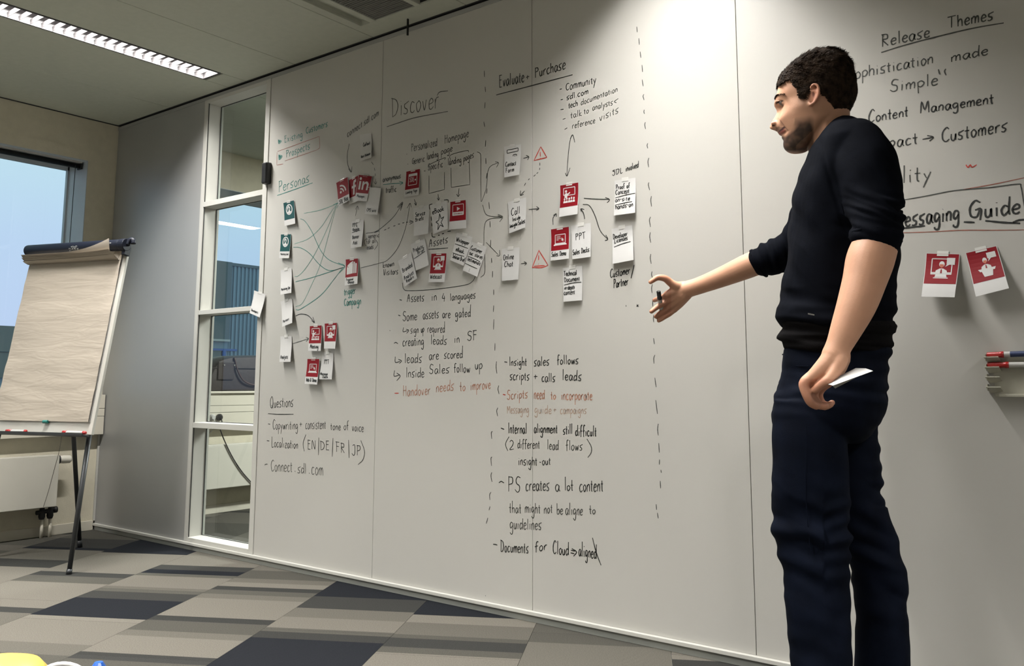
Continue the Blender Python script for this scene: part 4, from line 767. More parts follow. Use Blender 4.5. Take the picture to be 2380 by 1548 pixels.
# ------------------------------------------------------------------ pen holder and markers at the right
hx0 = board(2293, 860)[0]; z_t, z_b = board(2293, 819)[2], board(2300, 922)[2]
ph = thing('pen_holder', 'white stepped plastic marker holder stuck on the board at the right', 'pen holder', (hx0 + .08, -.02, z_b))
M_hold = mat('ivory_plastic', (.58, .56, .46), .45, var=.02)
MB().box(hx0 + .018, hx0 + .22, -.006, -.0005, z_b, z_t - .006).build('back_plate', M_hold, ph, bevel=.001)
MB().box(hx0 + .030, hx0 + .22, -.020, -.006, z_b, z_b + .008).build('lip', M_hold, ph, bevel=.001)
zs = [board(2291, y)[2] for y in (829.5, 852.5, 875, 898.5)]
for i, z in enumerate(zs):
    MB().obox((hx0, -.030, z), (.036, 0, 0), (0, .029, -.010), (0, -.0005, -.0022)).build('shelf', M_hold, ph)
    MB().box(hx0 + .001, hx0 + .004, -.028, -.0005, z - .010, z + .007).build('end_wall', M_hold, ph)
    q = MB(); q.add([(hx0, -.029, z - .002), (hx0 + .036, -.029, z - .002), (hx0 + .040, -.012, z - .013), (hx0 + .022, -.006, z - .018), (hx0 + .008, -.006, z - .018),
                     (hx0, -.027, z - .002), (hx0 + .036, -.027, z - .002), (hx0 + .040, -.010, z - .013), (hx0 + .022, -.004, z - .018), (hx0 + .008, -.004, z - .018)],
                    [(0, 1, 2, 3, 4), (9, 8, 7, 6, 5), (0, 5, 6, 1), (1, 6, 7, 2), (2, 7, 8, 3), (3, 8, 9, 4), (4, 9, 5, 0)])
    q.build('cradle', M_hold, ph)
M_mred = mat('marker_red', (.50, .015, .015), .35, var=.04); M_mwhite = mat('marker_white', (.66, .65, .62), .4, var=.02); M_mblue = mat('marker_print_blue', (.03, .05, .14), .5)
def marker(p0, p1, r, label, cap=.3, capm=None, bodym=None, printed=False, name='whiteboard_marker'):
    p0, p1 = np.array(p0, float), np.array(p1, float); d = p1 - p0
    t = thing(name, label, 'marker', p0)
    k = p0 + d * cap
    MB().tube([p0, p0 + d * .01, p0 + d * (cap - .08), p0 + d * (cap - .07), k], [r * .80, r * .9, r * .95, r * 1.06, r * 1.06], 18).build('cap', capm or M_mred, t, smooth=True)
    MB().tube([k, k + d * .01, p0 + d * .93, p1 - d * .005, p1], [r * .98, r * .94, r * .94, r * .85, r * .7], 18).build('barrel', bodym or M_mwhite, t, smooth=True)
    if printed:
        MB().tube([p0 + d * (cap + .12), p0 + d * .85], [r * .955, r * .955], 18, cap=False).build('printed_band', M_mblue, t, smooth=True)
    return t
marker((hx0 + .006, -.0165, zs[0] + .0045), (hx0 + .136, -.0165, zs[0] + .0075), .0085, 'red-capped marker with a blue-printed barrel, upper in the holder', .33, printed=True)
marker((hx0 + .006, -.0165, zs[1] + .0045), (hx0 + .140, -.0165, zs[1] + .0045), .0085, 'red-capped plain white marker, lower in the holder', .40)
# ------------------------------------------------------------------ flip chart
BR = np.array([1.157, -.638, .655]); psi, tau, FL, FW = .323, .177, .985, .66
fe = np.array([math.cos(psi), math.sin(psi), 0]); fn = np.array([math.sin(psi), -math.cos(psi), 0]); fu = np.array([0, 0, 1]) * math.cos(tau) - fn * math.sin(tau); fnn = np.cross(fe, fu) * -1
if fnn @ fn < 0: fnn = -fnn
FP = lambda u, v, o=0.0: BR - fe * FW * (1 - u) + fu * FL * v + fnn * o      # u 0..1 from left, v 0..1 from the foot, o in front
fc = thing('flip_chart', 'white flip chart on a tripod with turned-over brown-tinted paper pad', 'flip chart', (float((BR - fe * .33)[0]), float((BR - fe * .33)[1]), 0))
M_fb = mat('flipchart_enamel', (.72, .70, .64), .35, var=.015); M_navy = mat('navy_plastic', (.006, .009, .020), .5, var=.08, spec=.25); M_leg = mat('graphite_tube', (.055, .058, .062), .4, metal=.4)
M_pad = mat('flipchart_paper', (.52, .455, .375), .85, var=.025, scale=5)
_t = M_pad.node_tree; _b = _t.nodes['Principled BSDF']; _c = _t.nodes.new('ShaderNodeTexCoord'); _m = _t.nodes.new('ShaderNodeMapping'); _m.inputs['Rotation'].default_value = (.0, .35, 0.3); _m.inputs['Scale'].default_value = (2.0, 2.0, 11.0)
_n = _t.nodes.new('ShaderNodeTexNoise'); _n.inputs['Scale'].default_value = 2.6; _n.inputs['Detail'].default_value = 2.5; _n.inputs['Distortion'].default_value = .7
_p = _t.nodes.new('ShaderNodeBump'); _p.inputs['Strength'].default_value = .4; _p.inputs['Distance'].default_value = .008
_t.links.new(_c.outputs['Object'], _m.inputs[0]); _t.links.new(_m.outputs[0], _n.inputs['Vector']); _t.links.new(_n.outputs['Fac'], _p.inputs['Height']); _t.links.new(_p.outputs[0], _b.inputs['Normal'])
MB().obox(FP(0, 0, -.018), fe * FW, fu * FL, fnn * .016).build('board', M_fb, fc, bevel=.002)
# paper pad with soft waves
NX, NZ = 26, 60; vs = []
for j in range(NZ + 1):
    for i in range(NX + 1):
        u, v = i / NX, j / NZ
        wv = .0035 * mnoise.noise(Vector((u * 2.2, v * 9, .3))) + .0025 * mnoise.noise(Vector((u * 3 + v * 4, v * 17, 1.7)))
        vs.append(FP(.012 + .955 * u, .062 + .915 * v,   .009 + wv + .002 * (1 - v)))
F = [(j * (NX + 1) + i, j * (NX + 1) + i + 1, (j + 1) * (NX + 1) + i + 1, (j + 1) * (NX + 1) + i) for j in range(NZ) for i in range(NX)]
MB().add(vs, F).build('paper_pad', M_pad, fc, smooth=True)
MB().obox(FP(.012, .0625, -.001), fe * FW * .955, fu * .9 * FL, fnn * .0025).build('pad_block', M_paper, fc)
# head bar
ra = .030
def barpt(u, o=0.026, v=1.0): return FP(u, v, o) 
MB().tube([barpt(-.015), barpt(-.008), barpt(.0), barpt(.93), barpt(.98), barpt(.985)], [.026, .030, .031, .031, .030, .028], 24).build('clamp_bar', M_navy, fc, smooth=True)
MB().tube([barpt(.965), barpt(1.02)], [.033, .033], 20).obox(FP(.985, .945, -.01), fe * .022, fu * .05, fnn * .04).build('end_cap', M_navy, fc, smooth=False, bevel=.003)
hk = [FP(1.015, 1.0, .02), FP(1.03, 1.028, .018), FP(1.055, 1.028, .014), FP(1.062, 1.008, .012)]
MB().tube(catmull(hk, 5), [.013] * 16, 10).build('hook', M_navy, fc, smooth=True)
# printed mark on the bar: small crest over a word, and a small label
lg = MB(); cyl = lambda x, y: barpt(.5 + x) + (fnn * math.cos(.55 - y * 26) - fu * math.sin(.55 - y * 26)) * .0325 if True else None
def barmap(x, y): a = .15 + y; return barpt(x) + (fnn * math.cos(a) - fu * math.sin(a)) * .0318
write(lg, 'DAhle', (.475, .66), (.575, .60), .30, .44, barmap, .0022)
for l in ([(.51, .12), (.50, -.02), (.52, -.08), (.535, .04)], [(.535, .04), (.55, -.08), (.565, -.04)], [(.515, .16), (.54, .22), (.555, .10)]): ribbon(lg, [barmap(*q) for q in catmull(l, 4)], .0028)
M_silver = mat('silver_print', (.45, .46, .44), .5)
lg.build('printed_mark', M_silver, fc)
MB().add([barmap(.845, -.45), barmap(.862, -.45), barmap(.862, -.15), barmap(.845, -.15)], [(0, 1, 2, 3)]).build('red_tab', M_mred, fc)
ls = MB(); write(ls, 'nobo', (.872, -.20), (.905, -.20), .10, .16, barmap, .0018); ls.build('small_lettering', M_paper, fc)
# turned-over sheets hanging under the bar
sheets = [(.0, .034, .050, .012, .30), (.004, .030, .040, .006, .12), (.0, .026, .032, .004, .08), (.01, .022, .024, .003, .05), (.004, .016, .018, .002, .03)]
for k, (ua, o0, o1, dz, lift) in enumerate(sheets):
    vs = []; n = 24
    for i in range(n + 1):
        u = .0 + ua + (.905 - ua + .012 * k) * i / n
        cu = max(0, (i / n - .45) / .55) ** 2.2
        vt = .955 - .0075 * k + .0  # lower line of the roll
        up_ = (.062 if k == 0 else .010) * cu
        base = FP(u, vt, o0 + .022)
        tip = FP(u, vt + .006 + up_, o0 + .036 + .008 * cu)
        vs += [FP(u, .985 - .004 * k, .008 + .002 * (5 - k)), FP(u, vt - .004, .010 + .003 * (5 - k)), base, tip]
    F = [(4 * i + j, 4 * i + j + 1, 4 * i + 4 + j + 1, 4 * i + 4 + j) for i in range(n) for j in range(3)]
    o = MB().add(vs, F).build('turned_sheet', M_pad if k else mat('flipchart_paper_light', (.74, .66, .56), .8, var=.02), fc, smooth=True)
# tray
MB().obox(FP(-.01, -.012, -.004), fe * FW * 1.0, fu * .008, fnn * .052).obox(FP(-.01, -.012, .045), fe * FW * 1.0, fu * .014, fnn * .004).build('pen_tray', M_black, fc, bevel=.001)
# legs
foot = np.array([1.158, -.703, 0.0]); lt = FP(.955, 0.02, -.020)
def leg(a, b): return MB().tube([a, b], [.0125, .011], 14).tube([b + (a - b) * .035, b], [.0135, .0135], 14).build('leg', M_leg, fc, smooth=True)
leg(lt, foot + np.array([0, 0, .0]))
leg(FP(.055, .02, -.020), foot - fe * (.60 + .10) - fn * .0)
leg(FP(.5, .55, -.035), np.array([.519, -.338, 0.0]))
MB().obox(FP(.46, .5, -.05), fe * .055, fu * .07, fnn * .035).build('hub', M_black, fc)
MB().obox(FP(.03, .01, -.035), fe * FW * .94, fu * .022, fnn * .016).build('cross_rail', M_leg, fc)
def tm(u0, u1, label, **k): marker(FP(u0, .004, .022), FP(u1, .004, .022), .0082, label, **k)
marker(FP(.985, .0065, .024), FP(.800, .0065, .024), .0085, 'red marker lying at the right end of the flip chart tray', .14, printed=False, bodym=M_mwhite)
MB().tube([FP(.800, .0065, .024), FP(.765, .0065, .024)], [.0088, .0085], 14).build('end_plug', M_mred, None, smooth=True)
attach(bpy.data.objects['end_plug'], [o for o in bpy.data.objects if o.get('label', '').startswith('red marker lying at the right')][0])
marker(FP(.405, .006, .024), FP(.25, .006, .024), .0080, 'red-ended white marker lying in the middle of the flip chart tray', .12, bodym=M_mwhite)
MB().tube([FP(.25, .006, .024), FP(.20, .006, .024)], [.0084, .0082], 14).build('rear_plug', M_mred, None, smooth=True)
attach(bpy.data.objects['rear_plug'], [o for o in bpy.data.objects if o.get('label', '').startswith('red-ended white')][0])
q = FP(.555, .060, .010)
tag(MB().tube([FP(.53, .0585, .012), FP(.575, .0585, .012)], [.0085, .0085], 14).build('magnet', mat('teal_magnet', (.02, .20, .17), .4), bevel=.001), 'small teal magnet at the foot of the flip chart paper', 'magnet')
# ------------------------------------------------------------------ things in the neighbouring room
M_leather = mat('brown_leather', (.016, .007, .005), .6, var=.25, scale=9, bump=.15, bscale=30)
bag = thing('handbag', 'dark brown leather bag standing on the window sill behind the glazed strip', 'bag', (-.06, 1.10, .852))
prof = [(.73, .852), (.715, .90), (.745, .99), (.80, 1.07), (.88, 1.098), (1.0, 1.108), (1.20, 1.112), (1.36, 1.10), (1.43, 1.05), (1.46, .95), (1.45, .852)]
pp = catmull([(0, a, b) for a, b in prof], 4)
vs = []; n = len(pp)
for s, w in ((0, .055), (1, .10), (2, .10), (3, .055)):
    for p in pp:
        sc = .94 if s in (0, 3) else 1.0
        x = (-.14, -.10, .0, .045)[s]
        vs.append((x, 1.09 + (p[1] - 1.09) * sc, .852 + (p[2] - .852) * sc))
F = [(s * n + i, s * n + i + 1, (s + 1) * n + i + 1, (s + 1) * n + i) for s in range(3) for i in range(n - 1)] + [tuple(range(n)), tuple(range(4 * n - 1, 3 * n - 1, -1))] + [(s * n, (s + 1) * n, (s + 1) * n + n - 1, s * n + n - 1) for s in range(3)]
MB().add(vs, F).build('body', M_leather, bag, smooth=True, bevel=.004)
MB().tube(catmull([(.052, .93, 1.09), (.060, .955, 1.0), (.062, 1.01, .925), (.062, 1.10, .895), (.062, 1.18, .92), (.060, 1.24, .99), (.052, 1.27, 1.09)], 6), .006, 8).build('strap', mat('strap_leather', (.07, .035, .025), .4), bag, smooth=True)
MB().box(.046, .056, .80, .93, .93, 1.06).build('pocket', M_leather, bag, bevel=.006)
MB().box(.047, .053, .74, 1.44, 1.012, 1.016).build('seam', M_black, bag)
for yy in (.845, .93): MB().tube([(.052, yy, 1.035), (.060, yy, 1.035)], .006, 10).build('stud', M_chrome, bag)
for i, (yy, mm, lab) in enumerate(((.760, M_mwhite, 'white round plug in the trunking behind the glazed strip'), (.818, M_black, 'black plug with a cable in the trunking behind the glazed strip'))):
    t = thing('mains_plug', lab, 'plug', (.06, yy, .665))
    MB().tube([(.0585, yy, .668), (.075, yy, .668), (.088, yy, .668)], [.024, .024, .014], 16).build('body', mm, t, smooth=False, bevel=.002)
    MB().tube(catmull([(.084, yy, .66), (.096, yy + .002, .64), (.09, yy + .004, .60)] + ([on_plane(a, b, 0, .135) for a, b in ((512, 998), (522, 1025), (540, 1062), (562, 1096), (590, 1128))] if i else [(.03, yy, .55)]), 5), .004, 8).build('cable', M_black if i else M_mwhite, t, smooth=True)
# ------------------------------------------------------------------ table edge and things at the bottom left
def near(x, y, dist): d = ray(x, y); return C0 + d * dist
a0 = near(-10, 1548, .60); a1 = near(150, 1548, .60); a2 = near(229, 1548, .60)
tz = .69
tb = thing('table', 'light table in front of the camera, just below the view', 'table', (float(a1[0]) + .25, float(a1[1]) - .25, 0))
tc_ = (a1 + np.array([.12, -.16, 0]))
dx_ = np.array([_R[0], _R[1], 0]); dx_ /= np.linalg.norm(dx_); dy_ = np.array([-dx_[1], dx_[0], 0])
o_ = np.array([a1[0], a1[1], tz - .025]) - dx_ * .5 - dy_ * .42
MB().obox(o_, dx_ * 1.5, dy_ * .46, (0, 0, .025)).build('table_top', mat('table_laminate', (.5, .48, .44), .5), tb, bevel=.002)
for i in (.06, .92):
    for j in (.08, .85): MB().tube([o_ + dx_ * 1.5 * i + dy_ * .46 * j, (o_ + dx_ * 1.5 * i + dy_ * .46 * j) * np.array([1, 1, 0])], .02, 12).build('leg', M_leg, tb, smooth=True)
def lathe(mb, c, prof, n=32):
    vs = [(c[0] + r * math.cos(2 * math.pi * j / n), c[1] + r * math.sin(2 * math.pi * j / n), z) for r, z in prof for j in range(n)]
    k = len(prof); return mb.add(vs, [(i * n + j, i * n + (j + 1) % n, (i + 1) * n + (j + 1) % n, (i + 1) * n + j) for i in range(k - 1) for j in range(n)] + [tuple(range(n)), tuple(range((k - 1) * n + n - 1, (k - 1) * n - 1, -1))])
M_yel = mat('yellow_plastic', (.75, .50, .09), .4, var=.03)
zt = near(0, 1536, .60)[2]
ctr = near(-8, 1548, .60)
tag(lathe(MB(), ctr, [(.030, tz), (.034, tz + .004), (.035, zt - .022), (.033, zt - .010), (.027, zt - .003), (.016, zt + .0004), (.0, zt + .001)]).build('yellow_lid', M_yel, smooth=True), 'yellow rounded lid at the bottom left corner', 'lid')
c2_ = near(148, 1548, .58); z2 = near(148, 1538, .58)[2]
mg = thing('mug', 'white-rimmed dark cup at the bottom left, between yellow lid and blue cap', 'cup', (float(c2_[0]), float(c2_[1]), tz))
arc = lambda r, z_: [c2_ * np.array([1, 1, 0]) + dx_ * r * math.cos(a) + np.array([0, 0, z_ + .020 * math.sin(a)]) for a in [math.pi * i / 16 for i in range(17)]]
MB().tube(arc(.022, z2 - .0215), .0016, 8).build('rim', M_mwhite, mg, smooth=True)
lathe(MB(), c2_ + dy_ * .0, [(.018, tz), (.020, tz + .004), (.020, z2 - .022), (.016, z2 - .010), (.009, z2 - .0042), (.0, z2 - .003)]).build('body', mat('dark_purple_plastic', (.02, .012, .02), .4), mg, smooth=True)
c3 = near(229, 1548, .60); z3 = near(229, 1539, .60)[2]
tag(lathe(MB(), c3, [(.005, tz), (.0055, z3 - .010), (.0048, z3 - .003), (.0028, z3), (0, z3 + .0002)], 10).build('blue_cap', mat('blue_plastic', (.02, .10, .42), .3, var=.1)), 'small glossy blue pen cap at the bottom left', 'pen cap')
# ================================================================== the man at the board
P0 = C0 + ray(1945, 900) * 2.19; P0[2] = 0.0
_v = ray(1945, 900); BX = np.array([_v[0], _v[1], 0.0]); BX /= np.linalg.norm(BX)      # away from the camera, towards the board
AX = np.array([BX[1], -BX[0], 0.0])                                                     # towards his back
def pt(x, y, b=0.0):
    d = ray(x, y); t = ((P0 + BX * b - C0) @ BX) / (d @ BX); return C0 + d * t
def inv(P):
    v = np.asarray(P) - C0; z = v @ _F
    return PX + FPX * (v @ _R) / z, PY - FPX * (v @ _U) / z
def loft(mb, rows, n=36, e=2.2):
    """rows = (y, x_left, x_right, b, half_depth): stacked closed sections"""
    vs = []
    for y, xl, xr, b, hb in rows:
        L, R = pt(xl, y, b), pt(xr, y, b); c = (L + R) / 2; ha = (R - L) / 2
        for j in range(n):
            t = 2 * math.pi * j / n; ct, st = math.cos(t), math.sin(t)
            vs.append(c + ha * math.copysign(abs(ct) ** (2 / e), ct) + BX * hb * math.copysign(abs(st) ** (2 / e), st))
    k = len(rows)
    mb.add(vs, [(i * n + j, i * n + (j + 1) % n, (i + 1) * n + (j + 1) % n, (i + 1) * n + j) for i in range(k - 1) for j in range(n)] + [tuple(range(n)), tuple(range((k - 1) * n + n - 1, (k - 1) * n - 1, -1))])
def dens(rows, m=5):
    return [tuple(r) for r in catmull(rows, m)]
def limb(mb, pts, rads, n=20, flat=1.0, sub=5):
    """tapered closed tube with round ends through points"""
    Q = catmull([np.append(p, r) for p, r in zip(pts, rads)], sub)
    P = [q[:3] for q in Q]; R = [float(q[3]) for q in Q]
    d0 = P[0] - P[1]; d0 /= np.linalg.norm(d0); d1 = P[-1] - P[-2]; d1 /= np.linalg.norm(d1)
    P2, R2 = [], []
    for a in (1.0, .92, .7, .4): P2.append(P[0] + d0 * R[0] * a * .98); R2.append(R[0] * math.sqrt(max(1 - a * a, .0)) + 1e-4)
    P2 += P; R2 += R
    for a in (.4, .7, .92, 1.0): P2.append(P[-1] + d1 * R[-1] * a * .98); R2.append(R[-1] * math.sqrt(max(1 - a * a, .0)) + 1e-4)
    mb.tube(P2, R2, n, flat=flat)
def ellipsoid(mb, c, ax, n=18, m=12):
    ax = [np.array(a, float) for a in ax]; vs = []
    for i in range(m + 1):
        th = math.pi * (i + .001) / (m + .002)
        for j in range(n):
            ph = 2 * math.pi * j / n
            vs.append(c + ax[0] * math.sin(th) * math.cos(ph) + ax[1] * math.sin(th) * math.sin(ph) + ax[2] * math.cos(th))
    mb.add(vs, [(i * n + j, i * n + (j + 1) % n, (i + 1) * n + (j + 1) % n, (i + 1) * n + j) for i in range(m) for j in range(n)] + [tuple(range(n)), tuple(range((m + 1) * n - 1, m * n - 1, -1))])
def fuse(mb, name, voxel, smooth=4, material=None, parent=None, warp=None, tone=None):
    """one continuous surface out of overlapping closed pieces"""
    o = mb.build(name + '_tmp', None)
    r = o.modifiers.new('r', 'REMESH'); r.mode = 'VOXEL'; r.voxel_size = voxel
    s = o.modifiers.new('s', 'SMOOTH'); s.factor = .5; s.iterations = smooth
    bpy.context.view_layer.update()
    me = bpy.data.meshes.new_from_object(o.evaluated_get(bpy.context.evaluated_depsgraph_get()))
    bpy.data.objects.remove(o); me.name = name
    n = len(me.vertices); co = np.empty(n * 3); me.vertices.foreach_get('co', co); co = co.reshape(-1, 3)
    if warp is not None:
        no = np.empty(n * 3); me.vertices.foreach_get('normal', no); no = no.reshape(-1, 3)
        co = co + no * warp(co, no)[:, None]; me.vertices.foreach_set('co', co.ravel()); me.update()
    if tone is not None:
        at = me.color_attributes.new('tone', 'FLOAT_COLOR', 'POINT'); at.data.foreach_set('color', np.hstack([tone(co), np.ones((n, 1))]).ravel())
    me.polygons.foreach_set('use_smooth', [True] * len(me.polygons))
    me.materials.clear(); me.materials.append(material)
    q = bpy.data.objects.new(name, me); COL.objects.link(q)
    if parent is not None: attach(q, parent)
    return q
def noise_at(X, scale, seed=0.0, det=2):
    """cheap value of Perlin noise on an array of points"""
    return np.array([mnoise.fractal(Vector(p), 1.0, 2.0, det) for p in (X * scale + seed)])
man = thing('person', 'dark-haired man in black sweater and navy jeans gesturing at the whiteboard, smiling', 'person', P0)
# ------------------------------------------------------------------ head
sk = MB()
HEAD = [ # y, front midline, face front beside the nose, back, half width, sigma
 (128, 1905, 1905, 1935, .020, .05), (134, 1882, 1882, 1948, .040, .05), (144, 1860, 1860, 1962, .054, .05), (156, 1841, 1841, 1971, .064, .05), (170, 1825, 1825, 1979, .071, .05), (184, 1814, 1814, 1984, .075, .05),
 (196, 1809, 1809, 1986, .077, .05), (210, 1805.5, 1806, 1986, .0775, .05), (222, 1801.5, 1804, 1986, .077, .04), (231, 1799, 1805, 1984, .0765, .030), (238, 1799.5, 1809, 1982, .076, .018), (246, 1803.5, 1811, 1979, .075, .011),
 (254, 1804.5, 1812, 1975, .074, .009), (262, 1799.5, 1812, 1970, .073, .010), (270, 1794.5, 1811, 1965, .071, .0115), (278, 1790, 1811, 1960, .069, .0135), (285, 1787.5, 1812, 1954, .067, .0155), (290, 1789.5, 1813, 1950, .066, .0155), (294, 1799, 1814, 1944, .065, .016),
 (298, 1806, 1815.5, 1940, .064, .020), (302, 1808, 1817, 1934, .062, .022), (305.5, 1811, 1818, 1930, .061, .022), (308, 1817, 1821, 1926, .060, .022), (311, 1816, 1821, 1922, .059, .021), (315, 1817, 1822.5, 1915, .057, .022),
 (320, 1820.5, 1824, 1908, .055, .024), (327, 1820, 1826, 1900, .050, .026), (335, 1820.5, 1828, 1890, .045, .028), (343, 1825, 1833, 1878, .038, .03), (348.5, 1833, 1838, 1864, .026, .03), (351, 1842, 1843, 1854, .010, .03)]
hr = catmull(HEAD, 4)
NT = 48; vs = []
for row in hr:
    y, fm, f0, bk, Wd_, sg = row
    xc = 1895 if y < 255 else 1895 - (y - 255) * .28
    xc = min(max(xc, f0 + 6), bk - 6)
    Fm, F0_, Bk, Cc = (float((pt(q, y, 0) - pt(1895, y, 0)) @ AX) for q in (fm, f0, bk, xc))
    base = pt(1895, y, 0)
    for j in range(NT):
        if j < NT // 2 + 1:
            t = -math.pi / 2 + math.pi * j / (NT // 2); b = Wd_ * math.sin(t); q = abs(math.sin(t))
            s = (1 - q ** 2.35) ** (1 / 2.35) if q < 1 else 0
            a = Cc + (F0_ - Cc) * s + (Fm - F0_) * math.exp(-(b / sg) ** 2)
            # eye sockets, cheeks, smile folds
            ab = abs(b)
            a += .0075 * math.exp(-((ab - .031) / .013) ** 2 - ((y - 246) / 7.5) ** 2)
            a -= .0040 * math.exp(-((ab - .030) / .016) ** 2 - ((y - 235) / 5.5) ** 2)
            a -= .0065 * math.exp(-((ab - .044) / .017) ** 2 - ((y - 278) / 13) ** 2)
            a += .0045 * math.exp(-((ab - .030 - (y - 285) * .0003) / .0035) ** 2 - ((y - 299) / 12) ** 2)
            a += .0050 * math.exp(-((ab - .026) / .006) ** 2 - ((y - 311 + ab * 60) / 4) ** 2)
            b2 = b * (1 + .03 * math.exp(-((y - 262) / 15) ** 2) - .06 * math.exp(-((y - 235) / 12) ** 2) * s)
        else:
            t = math.pi / 2 + math.pi * (j - NT // 2) / (NT // 2); b = Wd_ * math.sin(t); q = abs(math.sin(t)); s = math.sqrt(max(0, 1 - q * q)); b2 = b
            a = Cc + (Bk - Cc) * s
        vs.append(base + AX * a + BX * b2)
K = len(hr)
sk.add(vs, [(i * NT + j, i * NT + (j + 1) % NT, (i + 1) * NT + (j + 1) % NT, (i + 1) * NT + j) for i in range(K - 1) for j in range(NT)] + [tuple(range(NT)), tuple(range(K * NT - 1, (K - 1) * NT - 1, -1))])
for s in (-1, 1):
    bw = s * .0785
    limb(sk, [pt(x, y, bw + s * o) for x, y, o in ((1885, 214, .000), (1884.5, 204, .004), (1890, 196.5, .007), (1898, 197, .009), (1903, 206, .010), (1902.5, 219, .009), (1897, 231, .006), (1890, 240, .004), (1883.5, 243.5, .002), (1880, 238, .0))], [.003, .0033, .0034, .0036, .0036, .0036, .0036, .0042, .0046, .003], 10)
    ellipsoid(sk, pt(1892.5, 217, s * .0765), [AX * .0105, np.array([0, 0, .024]), BX * .0058])
    limb(sk, [pt(1887, 212, bw + s * .003), pt(1895, 211, bw + s * .006), pt(1898, 219, bw + s * .006), pt(1893, 229, bw + s * .003)], [.002, .0026, .0026, .0022], 8)
    for yy, dx, rr in ((241.5, 0, .0030), (250.0, 1.0, .0028)):
        limb(sk, [pt(x + dx, yy + o, 0) + BX * s * b for x, o, b in ((1816, .8, .017), (1815.5, -.8, .025), (1817.5, -1, .034), (1823, 1.0, .043))], [.0016, rr, rr, .0016], 8)
    ellipsoid(sk, pt(1798.5, 287, s * .0135), [AX * .0080, np.array([0, 0, .0058]), BX * .0055])     # nostril wing
# neck and trunk inside the clothes
limb(sk, [pt(1925, 262, 0), pt(1925, 300, 0), pt(1931, 335, 0), pt(1945, 385, 0), pt(1958, 440, 0)], [.054, .055, .058, .068, .08], 28)
CORE = dens([(330, 1925, 2005, 0, .08), (360, 1915, 2040, 0, .15), (420, 1892, 2064, 0, .165), (500, 1860, 2070, 0, .158), (600, 1848, 2070, 0, .145), (700, 1832, 2056, 0, .14), (800, 1840, 2050, 0, .145), (900, 1835, 2050, 0, .15), (985, 1830, 2030, 0, .14)], 3)
loft(sk, CORE)
# far arm: shoulder, elbow, wrist
RA = [(pt(1950, 385, .16), .062), (pt(1900, 480, .205), .052), (pt(1852, 560, .24), .044), (pt(1822, 590, .25), .041), (pt(1775, 604, .262), .0385), (pt(1732, 621, .272), .0365), (pt(1680, 643, .285), .031), (pt(1625, 664, .295), .0262), (pt(1592, 674, .30), .0265)]
limb(sk, [p for p, r in RA], [r for p, r in RA], 24)
LA = [(pt(2012, 375, -.155), .064), (pt(2024, 450, -.185), .048), (pt(2034, 520, -.215), .046), (pt(2036, 560, -.228), .0490), (pt(2022, 605, -.238), .0525), (pt(2008, 656, -.25), .0475), (pt(1991, 708, -.262), .0430), (pt(1969, 760, -.272), .0355), (pt(1950, 803, -.28), .0285), (pt(1938, 828, -.285), .0275)]
limb(sk, [p for p, r in LA], [r for p, r in LA], 24)
ellipsoid(sk, pt(2064, 570, -.225), [AX * .022, np.array([0, 0, .026]), BX * .024])      # elbow
def finger(js, r0, r1):
    k = len(js); limb(sk, [pt(*j) for j in js], [r0 + (r1 - r0) * i / (k - 1) for i in range(k)], 12, sub=4)
def palm(ps):
    """flattened palm: a few overlapping tapered tubes fanning from wrist to knuckles"""
    for js, r in ps: limb(sk, [pt(*j) for j in js], r, 14, sub=3)
# right hand (far): open, palm down, marker between the fingers
palm([([(1590, 672, .300), (1571, 676, .292), (1551, 684, .283)], [.024, .0165, .0115]), ([(1590, 677, .300), (1570, 688, .300), (1549, 700, .296)], [.024, .018, .0115]),
      ([(1590, 681, .300), (1573, 697, .308), (1556, 712, .308)], [.023, .018, .0115]), ([(1592, 684, .300), (1578, 704, .318), (1567, 720, .320)], [.022, .017, .0105]), ([(1586, 668, .298), (1572, 665, .285), (1560, 658, .274)], [.020, .015, .0115])])
finger([(1571, 668, .285), (1556, 655, .272), (1545, 647, .262), (1530, 645, .252), (1521, 649, .246), (1512, 655.5, .240)], .0135, .0072)      # thumb
finger([(1551, 684, .283), (1542, 690, .300), (1533, 694, .335), (1525, 696, .355), (1521, 698, .365)], .0105, .0070)                  # index, stretched towards the board
finger([(1549, 700, .296), (1541, 706, .290), (1530, 712, .282), (1520, 719, .274), (1514, 724, .268)], .0105, .0072)                   # middle
finger([(1556, 712, .308), (1546, 720, .302), (1536, 727, .296), (1528, 733, .292), (1524.5, 736, .290)], .0100, .0070)                  # ring
finger([(1567, 720, .320), (1557, 729, .312), (1546, 736, .304), (1537, 742, .298), (1531, 745.5, .296)], .0092, .0064)                   # little
# left hand (near): fist closed on the card
palm([([(1944, 822, -.285), (1920, 848, -.292), (1884, 878, -.300)], [.027, .0215, .0130]), ([(1948, 826, -.282), (1930, 856, -.288), (1897, 888, -.290)], [.027, .021, .0130]),
      ([(1950, 830, -.278), (1938, 860, -.272), (1910, 892, -.268)], [.025, .020, .0125]), ([(1952, 834, -.274), (1944, 862, -.258), (1922, 892, -.250)], [.023, .018, .0115]), ([(1948, 828, -.290), (1950, 846, -.300), (1936, 872, -.306)], [.022, .017, .0125])])
finger([(1884, 876, -.298), (1871, 887, -.304), (1868, 898, -.306), (1876, 921, -.306), (1884, 936, -.300), (1897, 944, -.290)], .0128, .0085)   # index
finger([(1897, 888, -.288), (1884, 897, -.288), (1881, 912, -.288), (1890, 932, -.286), (1904, 943, -.278), (1918, 943, -.270)], .0120, .0082)
finger([(1910, 892, -.268), (1896, 904, -.268), (1892, 920, -.266), (1901, 938, -.264), (1916, 945, -.258), (1930, 940, -.252)], .0112, .0078)
